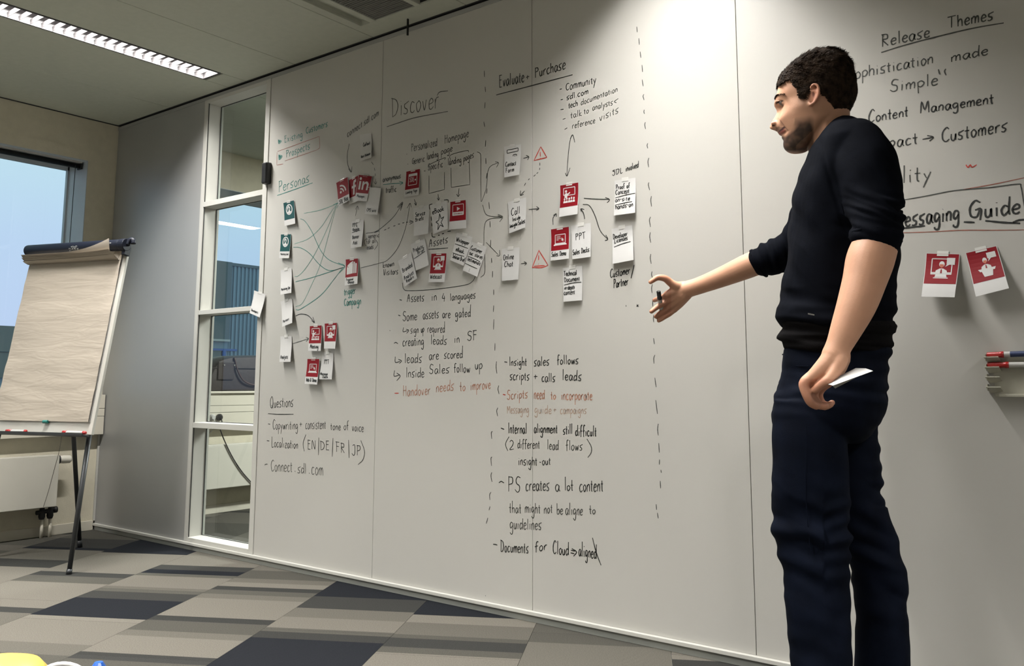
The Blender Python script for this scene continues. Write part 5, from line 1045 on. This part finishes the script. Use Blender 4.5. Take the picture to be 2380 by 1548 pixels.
finger([(1922, 892, -.250), (1908, 906, -.248), (1904, 920, -.246), (1911, 936, -.244), (1924, 942, -.240), (1934, 936, -.236)], .0100, .0070)
finger([(1944, 850, -.302), (1936, 868, -.310), (1925, 882, -.314), (1914, 890, -.314), (1902, 899, -.310), (1894, 906, -.306)], .0132, .0082)   # thumb pressed on the card
# hidden legs
for rows in ([(960, 1850, 1960, -.085, .075), (1100, 1818, 1950, -.09, .070), (1250, 1822, 1952, -.095, .058), (1400, 1850, 1956, -.10, .052), (1600, 1872, 1962, -.10, .038)],
             [(960, 1900, 2020, .085, .075), (1100, 1915, 2030, .09, .070), (1250, 1965, 2052, .095, .058), (1400, 2008, 2092, .10, .05), (1600, 2015, 2085, .10, .038)]): loft(sk, dens(rows, 3))
SKIN = np.array([.74, .40, .255])
def skin_tone(co):
    n = len(co); T = np.tile(SKIN, (n, 1))
    v = co - C0; z = v @ _F; X = PX + FPX * (v @ _R) / z; Y = PY - FPX * (v @ _U) / z; Bv = (co - P0) @ BX
    head = (Y < 365) & (np.abs(Bv) < .11) & (X < 1995)
    def mixto(mask, col, w):
        w = np.clip(w, 0, 1)[:, None] * mask[:, None]; return T * (1 - w) + np.array(col) * w
    nz = np.zeros(n); idx = np.where(head)[0]; nz[idx] = noise_at(co[idx], 60, 3.1)
    # beard: jaw, chin, upper lip
    ln = 262 + (X - 1830) * -.14                                        # upper limit on the cheek
    w = (Y - ln - 12) / 26
    fr_ = np.clip((X - 1826) / 22, 0, 1); w = w * fr_ + np.minimum((Y - 313) / 9, 1.1) * (1 - fr_)
    w = w * np.clip(1.35 - 1.1 * np.exp(-((X - 1843) / 12) ** 2 - ((Y - 296) / 13) ** 2), 0, 1.2)
    w = np.where(X > 1880, w * np.clip((1893 - X) / 12, 0, 1), w)
    w = np.minimum(w, np.clip((356 - Y) / 8 , 0, 1))
    under = (X > 1850) & (Y > 338 - (X - 1850) * .9)
    w = np.where(under, w * .8, w)
    T = mixto(head, (.060, .032, .020), np.clip(w, 0, 1) ** .8 * (.95 + .16 * nz))
    mst = (np.abs(X - 1812) < 9) & (Y > 295) & (Y < 305); T = mixto(head & mst, (.16, .085, .055), np.full(n, .65))
    side = (X > 1850) & (X < 1884) & (Y > 196) & (Y < 262) & (np.abs(Bv) > .05)
    T = mixto(head & side, (.10, .055, .035), np.clip(1 - np.abs(X - 1868) / 16, 0, 1) * np.clip((262 - Y) / 40, 0, 1) * .8)
    # lips, plus painted shade of the smile fold and open mouth
    lip = (((X - 1819) / 11) ** 2 + ((Y - 305 + (X - 1819) * .67) / 6.5) ** 2); T = mixto(head & (np.abs(Bv) < .034), (.50, .16, .12), 1.5 - lip)
    cx_, cy_ = 1811 + (Y - 277) * .78, None
    T = mixto(head & (np.abs(Bv) > .012) & (np.abs(Bv) < .05) & (Y > 274) & (Y < 304), (.30, .12, .075), .75 - np.abs(X - cx_) / 3.2)
    mo = (((X - 1821.5) / 14) ** 2 + ((Y - 298.5 + (X - 1820) * .80) / 3.0) ** 2); T = mixto(head & (np.abs(Bv) < .040), (.05, .012, .010), 1.6 - mo)
    # nose, ear and cheek flush
    T = mixto(head, (.56, .20, .13), .55 - (((X - 1792) / 9) ** 2 + ((Y - 284) / 9) ** 2) * .4)
    T = mixto(head & (np.abs(Bv) > .074) & (X > 1878), (.56, .19, .12), .6 - (((X - 1893) / 14) ** 2 + ((Y - 218) / 28) ** 2) * .3)
    sc = (((X - 1891) / 5.0) ** 2 + ((Y - 217) / 11) ** 2); T = mixto(head & (np.abs(Bv) > .070) & (np.abs(Bv) < .083) & (X > 1878), (.20, .06, .035), 1.1 - sc)  # shade of the ear hollow painted as a dark spot
    # lash line, with the shade of the eye crease painted in
    ey = (((X - 1811) / 9) ** 2 + ((Y - 237 + (X - 1811) * .30) / 2.2) ** 2); T = mixto(head & (np.abs(Bv) > .014) & (np.abs(Bv) < .056), (.03, .015, .010), 1.7 - ey)
    nos = (((X - 1797.5) / 4.5) ** 2 + ((Y - 292) / 2.2) ** 2); T = mixto(head & (np.abs(Bv) < .016), (.10, .03, .02), 1.4 - nos)  # shade inside the nostril painted as a dark spot
    # hands: redder finger tips
    hr_ = (X < 1560) | ((Y > 880) & (X < 1945)); T = mixto(hr_ & ~head, (.55, .20, .12), np.full(n, .45))
    return T * ALB
M_skin = attr_mat('skin', .52, .35, bump=.06, bscale=400, sss=.03, var=.05, vscale=25)
body = fuse(sk, 'body', .0026, 3, M_skin, man, tone=skin_tone)
from mathutils.bvhtree import BVHTree
_bv = BVHTree.FromPolygons([v.co[:] for v in body.data.vertices], [p.vertices[:] for p in body.data.polygons])
def face_at(y, b):
    """skin point straight in front of the face at mid-plane height y and sideways offset b"""
    o = pt(1812, y, 0) - AX * .1 + BX * b; h = _bv.ray_cast(Vector(o), Vector(AX)); return np.array(h[0]) if h[0] is not None else pt(1812, y, 0) + BX * b
# eyes
M_eye = mat('darkened_eye_white', (.22, .17, .15), .35, var=.02); M_iris = mat('iris_brown', (.03, .015, .008), .15)  # eyeball darkened to stand for the shaded slit between the lids
for s in (-1, 1):
    c = face_at(246, s * .030) + AX * .0098; q = MB(); ellipsoid(q, c, [AX * .0102, np.array([0, 0, .0100]), BX * .0100]); e = q.build('eye', M_eye, man, smooth=True)
    q = MB(); ellipsoid(q, c - AX * .0064, [AX * .0041, np.array([0, 0, .0064]), BX * .0068]); q.build('iris', M_iris, e, smooth=True)
# ------------------------------------------------------------------ hair
def inpoly(x, y, poly):
    r = False; n = len(poly); j = n - 1
    for i in range(n):
        if (poly[i][1] > y) != (poly[j][1] > y) and x < (poly[j][0] - poly[i][0]) * (y - poly[i][1]) / (poly[j][1] - poly[i][1] + 1e-9) + poly[i][0]: r = not r
        j = i
    return r
HP = [(1800, 196), (1800, 180), (1812, 160), (1840, 140), (1870, 122), (1905, 110), (1950, 105), (1985, 130), (2005, 180), (2010, 230), (1995, 262), (1978, 280), (1958, 274), (1941, 256), (1922, 230), (1908, 214), (1903, 200), (1896, 193), (1884, 197), (1880, 214), (1872, 227), (1864, 231), (1858, 230), (1853, 216), (1850, 203), (1842, 197), (1838, 188), (1827, 185), (1815, 193), (1807, 198)]
HAIR = [(121, 1915, 1940, .020), (125, 1892, 1955, .040), (131, 1872, 1962, .052), (140, 1853, 1970, .063), (150, 1834, 1976, .071), (162, 1820, 1983, .0775), (174, 1810, 1988, .081), (186, 1805, 1991, .083), (200, 1803, 1992.5, .0835), (215, 1800, 1993.5, .083), (228, 1800, 1993, .082), (240, 1800, 1990, .080), (252, 1802, 1984, .076), (264, 1804, 1977, .071), (276, 1806, 1968, .064)]
hv = []; hg = catmull(HAIR, 16); NH = 240
for y, f, bk, w in hg:
    base = pt(1895, y, 0); Fm, Bk = float((pt(f, y, 0) - base) @ AX), float((pt(bk, y, 0) - base) @ AX)
    for j in range(NH):
        t = 2 * math.pi * j / NH; b = w * math.sin(t); c = math.cos(t)
        e_ = 2.35 if c > 0 else 2.0
        s = max(0, 1 - abs(math.sin(t)) ** e_) ** (1 / e_)
        a = s * (Fm if c > 0 else Bk)
        P = base + AX * a + BX * b
        nn = mnoise.fractal(Vector(P * 38), 1, 2, 3) * .0045 + mnoise.noise(Vector((P[0] * 120, P[1] * 120, P[2] * 35))) * .002
        cen = pt(1905, 205, 0); dr = P - cen; dr /= np.linalg.norm(dr)
        hv.append(P + dr * nn * (1.3 if y < 170 else .55))
hf = []
for i in range(len(hg) - 1):
    for j in range(NH):
        q = (i * NH + j, i * NH + (j + 1) % NH, (i + 1) * NH + (j + 1) % NH, (i + 1) * NH + j)
        c = sum(hv[k] for k in q) / 4; bb = (c - P0) @ BX; x, y = inv(c - BX * (bb + abs(bb)))    # both sides follow the outline of the near side
        x += 3.2 * mnoise.noise(Vector(c * 150)); y += 4.5 * mnoise.noise(Vector(c * 130 + np.array([5, 3, 1])))
        if inpoly(x, y, HP) or (y < 178 and x > 1826) or y < 150: hf.append(q)
hf.append(tuple(range(NH)))
hm = MB(); hm.add(hv, hf)
M_hair = mat('dark_brown_hair', (.030, .019, .012), .8, var=.6, scale=60, spec=.06, bump=.5, bscale=220)
hair = hm.build('hair', M_hair, man, smooth=True)
sd = hair.modifiers.new('thickness', 'SOLIDIFY'); sd.thickness = .006; sd.offset = -1
rg = random.Random(11); ts = MB()
cand = [i for f in hf[:-1] for i in f[:1]]
edge = []
for i in cand:
    x, y = inv(hv[i])
    if y > 186 and not inpoly(x, y + 5, HP): edge.append(i)
for k in range(7000):
    i = rg.choice(cand if k < 5400 or not edge else edge); P = np.array(hv[i]); x, y = inv(P); cen = pt(1905, 205, 0); dr = P - cen; dr /= np.linalg.norm(dr)
    top = max(0, min(1, (178 - y) / 40)); L = .005 + .013 * top * rg.random() ** 1.5 + .003 * rg.random()
    wave = mnoise.noise(Vector(P * 55)); wave2 = mnoise.noise(Vector(P * 55 + np.array([9, 9, 9])))
    comb = AX * (.75 if top < .4 else .35 + .5 * wave) + np.array([0, 0, -.55 * (1 - top) + .15 + .5 * wave2 * top]) + BX * wave * .5
    comb = comb - dr * (comb @ dr); comb /= (np.linalg.norm(comb) + 1e-9)
    comb = comb + np.array([rg.gauss(0, .12), rg.gauss(0, .12), rg.gauss(0, .12)])
    lift = .10 + .55 * top * rg.random() ** 2
    d1 = dr * lift + comb; d1 /= np.linalg.norm(d1); d2 = comb - dr * .15 + dr * lift * .6; d2 /= np.linalg.norm(d2)
    s = np.cross(d1, dr); s /= (np.linalg.norm(s) + 1e-9); w = .0009
    A_, B_ = P + dr * .0002, P + d1 * L * .55 + dr * .0004; C_ = B_ + d2 * L * .5
    ts.add([A_ - s * w, A_ + s * w, B_ + s * w * .9, B_ - s * w * .9, C_], [(0, 1, 2, 3), (3, 2, 4)])
t = ts.build('hair_tufts', M_hair, hair); t['kind'] = 'stuff'
M_brow = mat('eyebrow_hair', (.045, .026, .016), .8, spec=.1)
# eyelids and lashes
M_lid = mat('eyelid_skin', (.56, .27, .16), .6)
for s in (-1, 1):
    for y0_, r_, nm in ((243.2, .0022, 'eyelid'), (250.0, .0018, 'eyelid'), (245.6, .0008, 'lashes')):
        P = [face_at(y0_ + o, s * b) - AX * (.0002 if nm == 'eyelid' else .0012) for o, b in ((1.5, .018), (-.3, .0235), (-.6, .029), (.0, .0335), (1.0, .037))]
        MB().tube(catmull(P, 4), [r_ * math.sin(math.pi * (.12 + .76 * i / 16)) for i in range(17)], 8).build(nm, M_lid if nm == 'eyelid' else M_hair, man, smooth=True)
# eyebrows
for s in (-1, 1):
    q = MB()
    for k in range(170):
        u = rg.random(); b = .013 + .043 * u; y = 238 - 7.5 * math.sin(.5 + u * 2.3) + rg.gauss(0, 1.0)
        P = face_at(y, s * b) - AX * .0006; d = -AX * .25 + np.array([0, 0, .45 - .8 * u]) + BX * s * .8; d /= np.linalg.norm(d)
        q.tube([P, P + d * .005], [.0006, .0002], 4)
    q.build('eyebrow', M_brow, man)
# ------------------------------------------------------------------ clothes
M_knit = mat('black_knit', (.0045, .0055, .0090), .9, var=.2, scale=30, bump=.12, bscale=500, spec=.03)
M_under = mat('black_jersey', (.008, .0075, .008), .9, var=.2, scale=20, bump=.2, bscale=400, spec=.03)
M_jean = mat('navy_denim', (.0042, .0063, .0135), .8, var=.35, scale=14, bump=.12, bscale=600, spec=.04)
def smoothstep(x, a, b):
    t = np.clip((x - a) / (b - a), 0, 1); return t * t * (3 - 2 * t)
def folds(X, Y, B_, slope, f, fx, seed):
    """irregular soft cloth folds running across, tilted by slope"""
    U = (Y - X * slope) * f; V = X * fx
    n = np.array([mnoise.noise(Vector((u, v, b * 4 + seed * 7.3))) for u, v, b in zip(U, V, B_)])
    return np.clip(n * 2.2, -1, 1)
def pix(co):
    v = co - C0; z = v @ _F; return PX + FPX * (v @ _R) / z, PY - FPX * (v @ _U) / z
sw = MB()
TOR = dens([(279, 1950, 1985, 0, .045), (288, 1934, 2006, 0, .066), (300, 1921, 2026, 0, .095), (318, 1907, 2040, 0, .150), (343, 1891, 2050, 0, .185), (362, 1881, 2056, 0, .195), (404, 1863, 2068, 0, .195), (456, 1845, 2082, 0, .19), (500, 1836, 2090, 0, .185), (544, 1833, 2094, 0, .18), (600, 1830, 2094, 0, .175),
            (648, 1820, 2086, 0, .17), (700, 1812, 2076, 0, .168), (728, 1808.5, 2081, 0, .17), (746, 1807, 2080, 0, .172), (757, 1811, 2083, 0, .170), (762, 1822, 2080, 0, .160)], 3)
loft(sw, TOR, 48)
limb(sw, [pt(1985, 345, -.12), pt(2013, 395, -.165), pt(2030, 455, -.190), pt(2038, 505, -.213), pt(2036, 545, -.226)], [.074, .072, .066, .060, .0585], 28)
limb(sw, [pt(1955, 385, .13), pt(1903, 478, .20), pt(1858, 556, .238), pt(1826, 588, .25), pt(1800, 595, .256), pt(1772, 607, .262)], [.078, .064, .055, .0510, .0490, .0450], 28)
def sw_warp(co, no):
    X, Y = pix(co); B_ = (co - P0) @ BX
    w = .0045 * noise_at(co, 9, 1.3, 2)
    s1 = np.exp(-((Y - 500 + (X - 2000) * .1) / 45) ** 2) * (B_ < -.06) * smoothstep(X, 1925, 1975)
    w += .0075 * s1 * folds(X, Y, B_, .38, .075, .010, 1)
    s2 = np.exp(-((Y - 592) / 55) ** 2) * (X < 1845) * (B_ > .12)
    w += .0080 * s2 * folds(Y, X, B_, .25, .075, .010, 2)
    s3 = smoothstep(Y, 630, 730); w += .0065 * s3 * folds(X, Y, B_, .10, .040, .008, 3)
    w += .0040 * (1 - s3) * folds(X, Y, B_, .9, .016, .006, 4)
    w -= .004 * np.exp(-((X - 1925 - (Y - 400) * .30) / 6) ** 2) * (B_ < -.10) * smoothstep(Y, 300, 340) * (1 - smoothstep(Y, 500, 560))
    return w
# cut the neck opening and sleeve ends by carving: the collar follows the neck, so the neck simply rises out of it
fuse(sw, 'sweater', .0040, 4, M_knit, man, warp=sw_warp)
def ring_on(center, axis, r, thick, name, material, n=40, flat=1.0):
    axis = axis / np.linalg.norm(axis); u = np.cross(axis, np.array([0, 0, 1.0])); u /= np.linalg.norm(u); v = np.cross(axis, u)
    P = [center + (u * math.cos(2 * math.pi * i / n) + v * math.sin(2 * math.pi * i / n)) * (r + .0012 * math.sin(i * 1.7)) for i in range(n + 1)]
    return MB().tube(P, thick, 8, cap=False).build(name, material, man, smooth=True)
d_ = pt(1772, 607, .262) - pt(1806, 588, .256); d_ /= np.linalg.norm(d_)
ring_on(pt(1772, 607, .262) + d_ * .012, d_, .0420, .0055, 'cuff', M_knit)
d_ = pt(2034, 552, -.227) - pt(2038, 505, -.213); d_ /= np.linalg.norm(d_)
ring_on(pt(2035, 553, -.228), d_, .0530, .0055, 'cuff', M_knit)
un = MB(); loft(un, dens([(735, 1824, 2066, 0, .155), (757, 1815, 2076, 0, .163), (772, 1813, 2084, 0, .166), (790, 1811, 2073, 0, .165), (808, 1815, 2071, 0, .162), (822, 1822, 2068, 0, .158)], 4), 44)
fuse(un, 'undershirt', .0042, 3, M_under, man, warp=lambda co, no: .0065 * folds(*pix(co), (co - P0) @ BX, .05, .075, .008, 8))
ml = MB(); a, b = pt(1878, 731, -.172), pt(1893, 734, -.1735)
ml.obox(a - BX * .004, b - a, np.array([0, 0, .0035]), BX * .002).build('metal_tag', M_chrome, man)
jn = MB()
loft(jn, dens([(811, 1821, 2069, 0, .150), (830, 1818, 2071, 0, .155), (862, 1818, 2069, 0, .162), (900, 1806, 2069, 0, .168), (945, 1797, 2059, 0, .170), (985, 1795, 2046, 0, .160), (1012, 1815, 2030, 0, .120), (1030, 1850, 2000, 0, .06)], 3), 48)
NL = dens([(930, 1800, 1965, -.075, .085), (1000, 1793, 1968, -.085, .090), (1060, 1794, 1972, -.09, .090), (1116, 1794, 1974, -.09, .088), (1192, 1794, 1977, -.092, .082), (1248, 1799, 1979, -.095, .078), (1284, 1802, 1978, -.096, .076), (1309, 1813, 1977, -.097, .075), (1350, 1820, 1976, -.098, .074), (1401, 1826, 1977, -.10, .073), (1447, 1831, 1978, -.10, .073), (1497, 1836, 1980, -.10, .073), (1547, 1838, 1983, -.10, .073), (1640, 1844, 1986, -.10, .072), (1722, 1846, 1988, -.10, .073)], 3)
FL_ = dens([(930, 1880, 2060, .075, .085), (1000, 1868, 2045, .085, .090), (1050, 1872, 2050, .09, .090), (1115, 1885, 2051, .09, .088), (1145, 1900, 2050, .09, .085), (1172, 1915, 2064, .092, .083), (1228, 1938, 2072, .095, .079), (1279, 1957, 2089, .096, .077), (1345, 1976, 2102, .098, .074), (1396, 1985, 2109, .10, .073), (1447, 1989, 2112, .10, .073), (1547, 1986, 2116, .10, .073), (1640, 1984, 2116, .10, .072), (1715, 1984, 2118, .10, .073)], 3)
loft(jn, NL, 36); loft(jn, FL_, 36)
def jn_warp(co, no):
    X, Y = pix(co); B_ = (co - P0) @ BX
    near_ = B_ < 0
    w = .0030 * noise_at(co, 10, 9, 2)
    k1 = near_ * np.exp(-((Y - 1255) / 95) ** 2)
    w += .0110 * k1 * folds(X, Y, B_, .42, .030, .009, 1) * (X < 1915) + .0100 * k1 * folds(X, Y, B_, -.28, .030, .009, 2) * (X >= 1915)
    w += .0035 * near_ * np.exp(-((Y - 900) / 70) ** 2) * folds(X, Y, B_, .06, .045, .010, 3)
    w += .0035 * near_ * np.exp(-((Y - 1480) / 120) ** 2) * folds(X, Y, B_, .5, .02, .010, 6)
    w += .0085 * (~near_) * np.exp(-((Y - 1290) / 120) ** 2) * folds(X, Y, B_, .45, .028, .010, 4)
    w += .0060 * folds(X, Y, B_, .1, .035, .010, 5) * smoothstep(X, 1990, 2050) * (Y < 1180)
    w += .006 * np.exp(-((Y - 1690) / 40) ** 2) * folds(X, Y, B_, .0, .05, .010, 7)
    return w
jeans = fuse(jn, 'jeans', .0045, 3, M_jean, man, warp=jn_warp)
def surf(x, y, b0=-.19):
    """point on the near side of the trousers"""
    best = None
    for q in NL if y > 985 else [(811, 1821, 2069, 0, .150), (862, 1818, 2069, 0, .162), (945, 1797, 2059, 0, .170)]: best = q if best is None or abs(q[0] - y) < abs(best[0] - y) else best
    yy, xl, xr, b, hb = best; u = (x - (xl + xr) / 2) / ((xr - xl) / 2); return pt(x, y, b - hb * max(0, 1 - abs(u) ** 2.2) ** (1 / 2.2) - .004)
MB().tube(catmull([surf(x, y) for x, y in ((1820, 846), (1836, 849), (1860, 851), (1880, 851))], 4), .0014, 6).build('pocket_seam', M_jean, jeans)
MB().tube(catmull([surf(x, y) for x, y in ((1819, 824), (1850, 822), (1880, 823), (1905, 824))], 4), .0020, 6).build('waist_seam', M_jean, jeans)
MB().tube(catmull([surf(x, y) for x, y in ((1874, 990), (1873, 1060), (1872, 1120), (1876, 1200), (1885, 1290))], 4), .0010, 6).build('side_seam', M_jean, jeans)
# shoes (below the frame)
M_shoe = mat('black_leather', (.012, .011, .011), .4); M_sole = mat('rubber_sole', (.03, .03, .03), .8)
for rows, b in ((NL, -.10), (FL_, .10)):
    y, xl, xr, _, _ = rows[-1]; c = (pt(xl, y, b) + pt(xr, y, b)) / 2; c = np.array([c[0], c[1], 0])
    q = MB(); limb(q, [c + AX * .055 + np.array([0, 0, .048]), c + np.array([0, 0, .050]), c - AX * .07 + np.array([0, 0, .044]), c - AX * .14 + np.array([0, 0, .036]), c - AX * .185 + np.array([0, 0, .034])], [.036, .038, .038, .034, .022], 18)
    limb(q, [c + np.array([0, 0, .06]), c + np.array([0, 0, .12])], [.042, .040], 18)
    s = fuse(q, 'shoe', .005, 2, M_shoe, man)
    q = MB(); P = [c + AX * (.02 - .12 + .135 * math.cos(t)) * 1.0 + BX * .042 * math.sin(t) * (1.0 - .15 * math.cos(t)) for t in [2 * math.pi * i / 28 for i in range(28)]]
    P = [p + AX * .03 for p in P]
    q.add([p + np.array([0, 0, z]) for z in (0, .018) for p in P], [tuple(range(28)), tuple(range(55, 27, -1))] + [(i, (i + 1) % 28, 28 + (i + 1) % 28, 28 + i) for i in range(28)]); q.build('sole', M_sole, s)
# ------------------------------------------------------------------ what he holds
mk0, mk1 = pt(1530.5, 677, .262), pt(1541, 742, .318)
marker(mk0, mk1, .0072, 'black-capped marker held upright in his raised right hand', .28, capm=M_black, name='whiteboard_marker')
cd = MB()
a, b, c, d = pt(1917, 891, -.300), pt(1989, 855.5, -.285), pt(2029, 862, -.345), pt(1936, 896, -.352)
m1 = pt(2012, 856, -.300)
def sheet3(P, th):
    n = len(P); nn = np.cross(P[1] - P[0], P[2] - P[0]); nn /= np.linalg.norm(nn)
    return MB().add(P + [p + nn * th for p in P], [tuple(range(n)), tuple(range(2 * n - 1, n - 1, -1))] + [(i, (i + 1) % n, n + (i + 1) % n, n + i) for i in range(n)])
hc = sheet3([a, b, m1, c, d], .0006).build('held_card', M_paper); tag(hc, 'folded white card held in his lowered left hand', 'card')
M_pg = mat('grey_paper', (.40, .39, .35), .8)
sheet3([pt(1934, 896, -.345), pt(1990, 876, -.340), pt(1987, 879, -.330), pt(1941, 903, -.335)], .0006).build('lower_sheet', M_pg, hc)
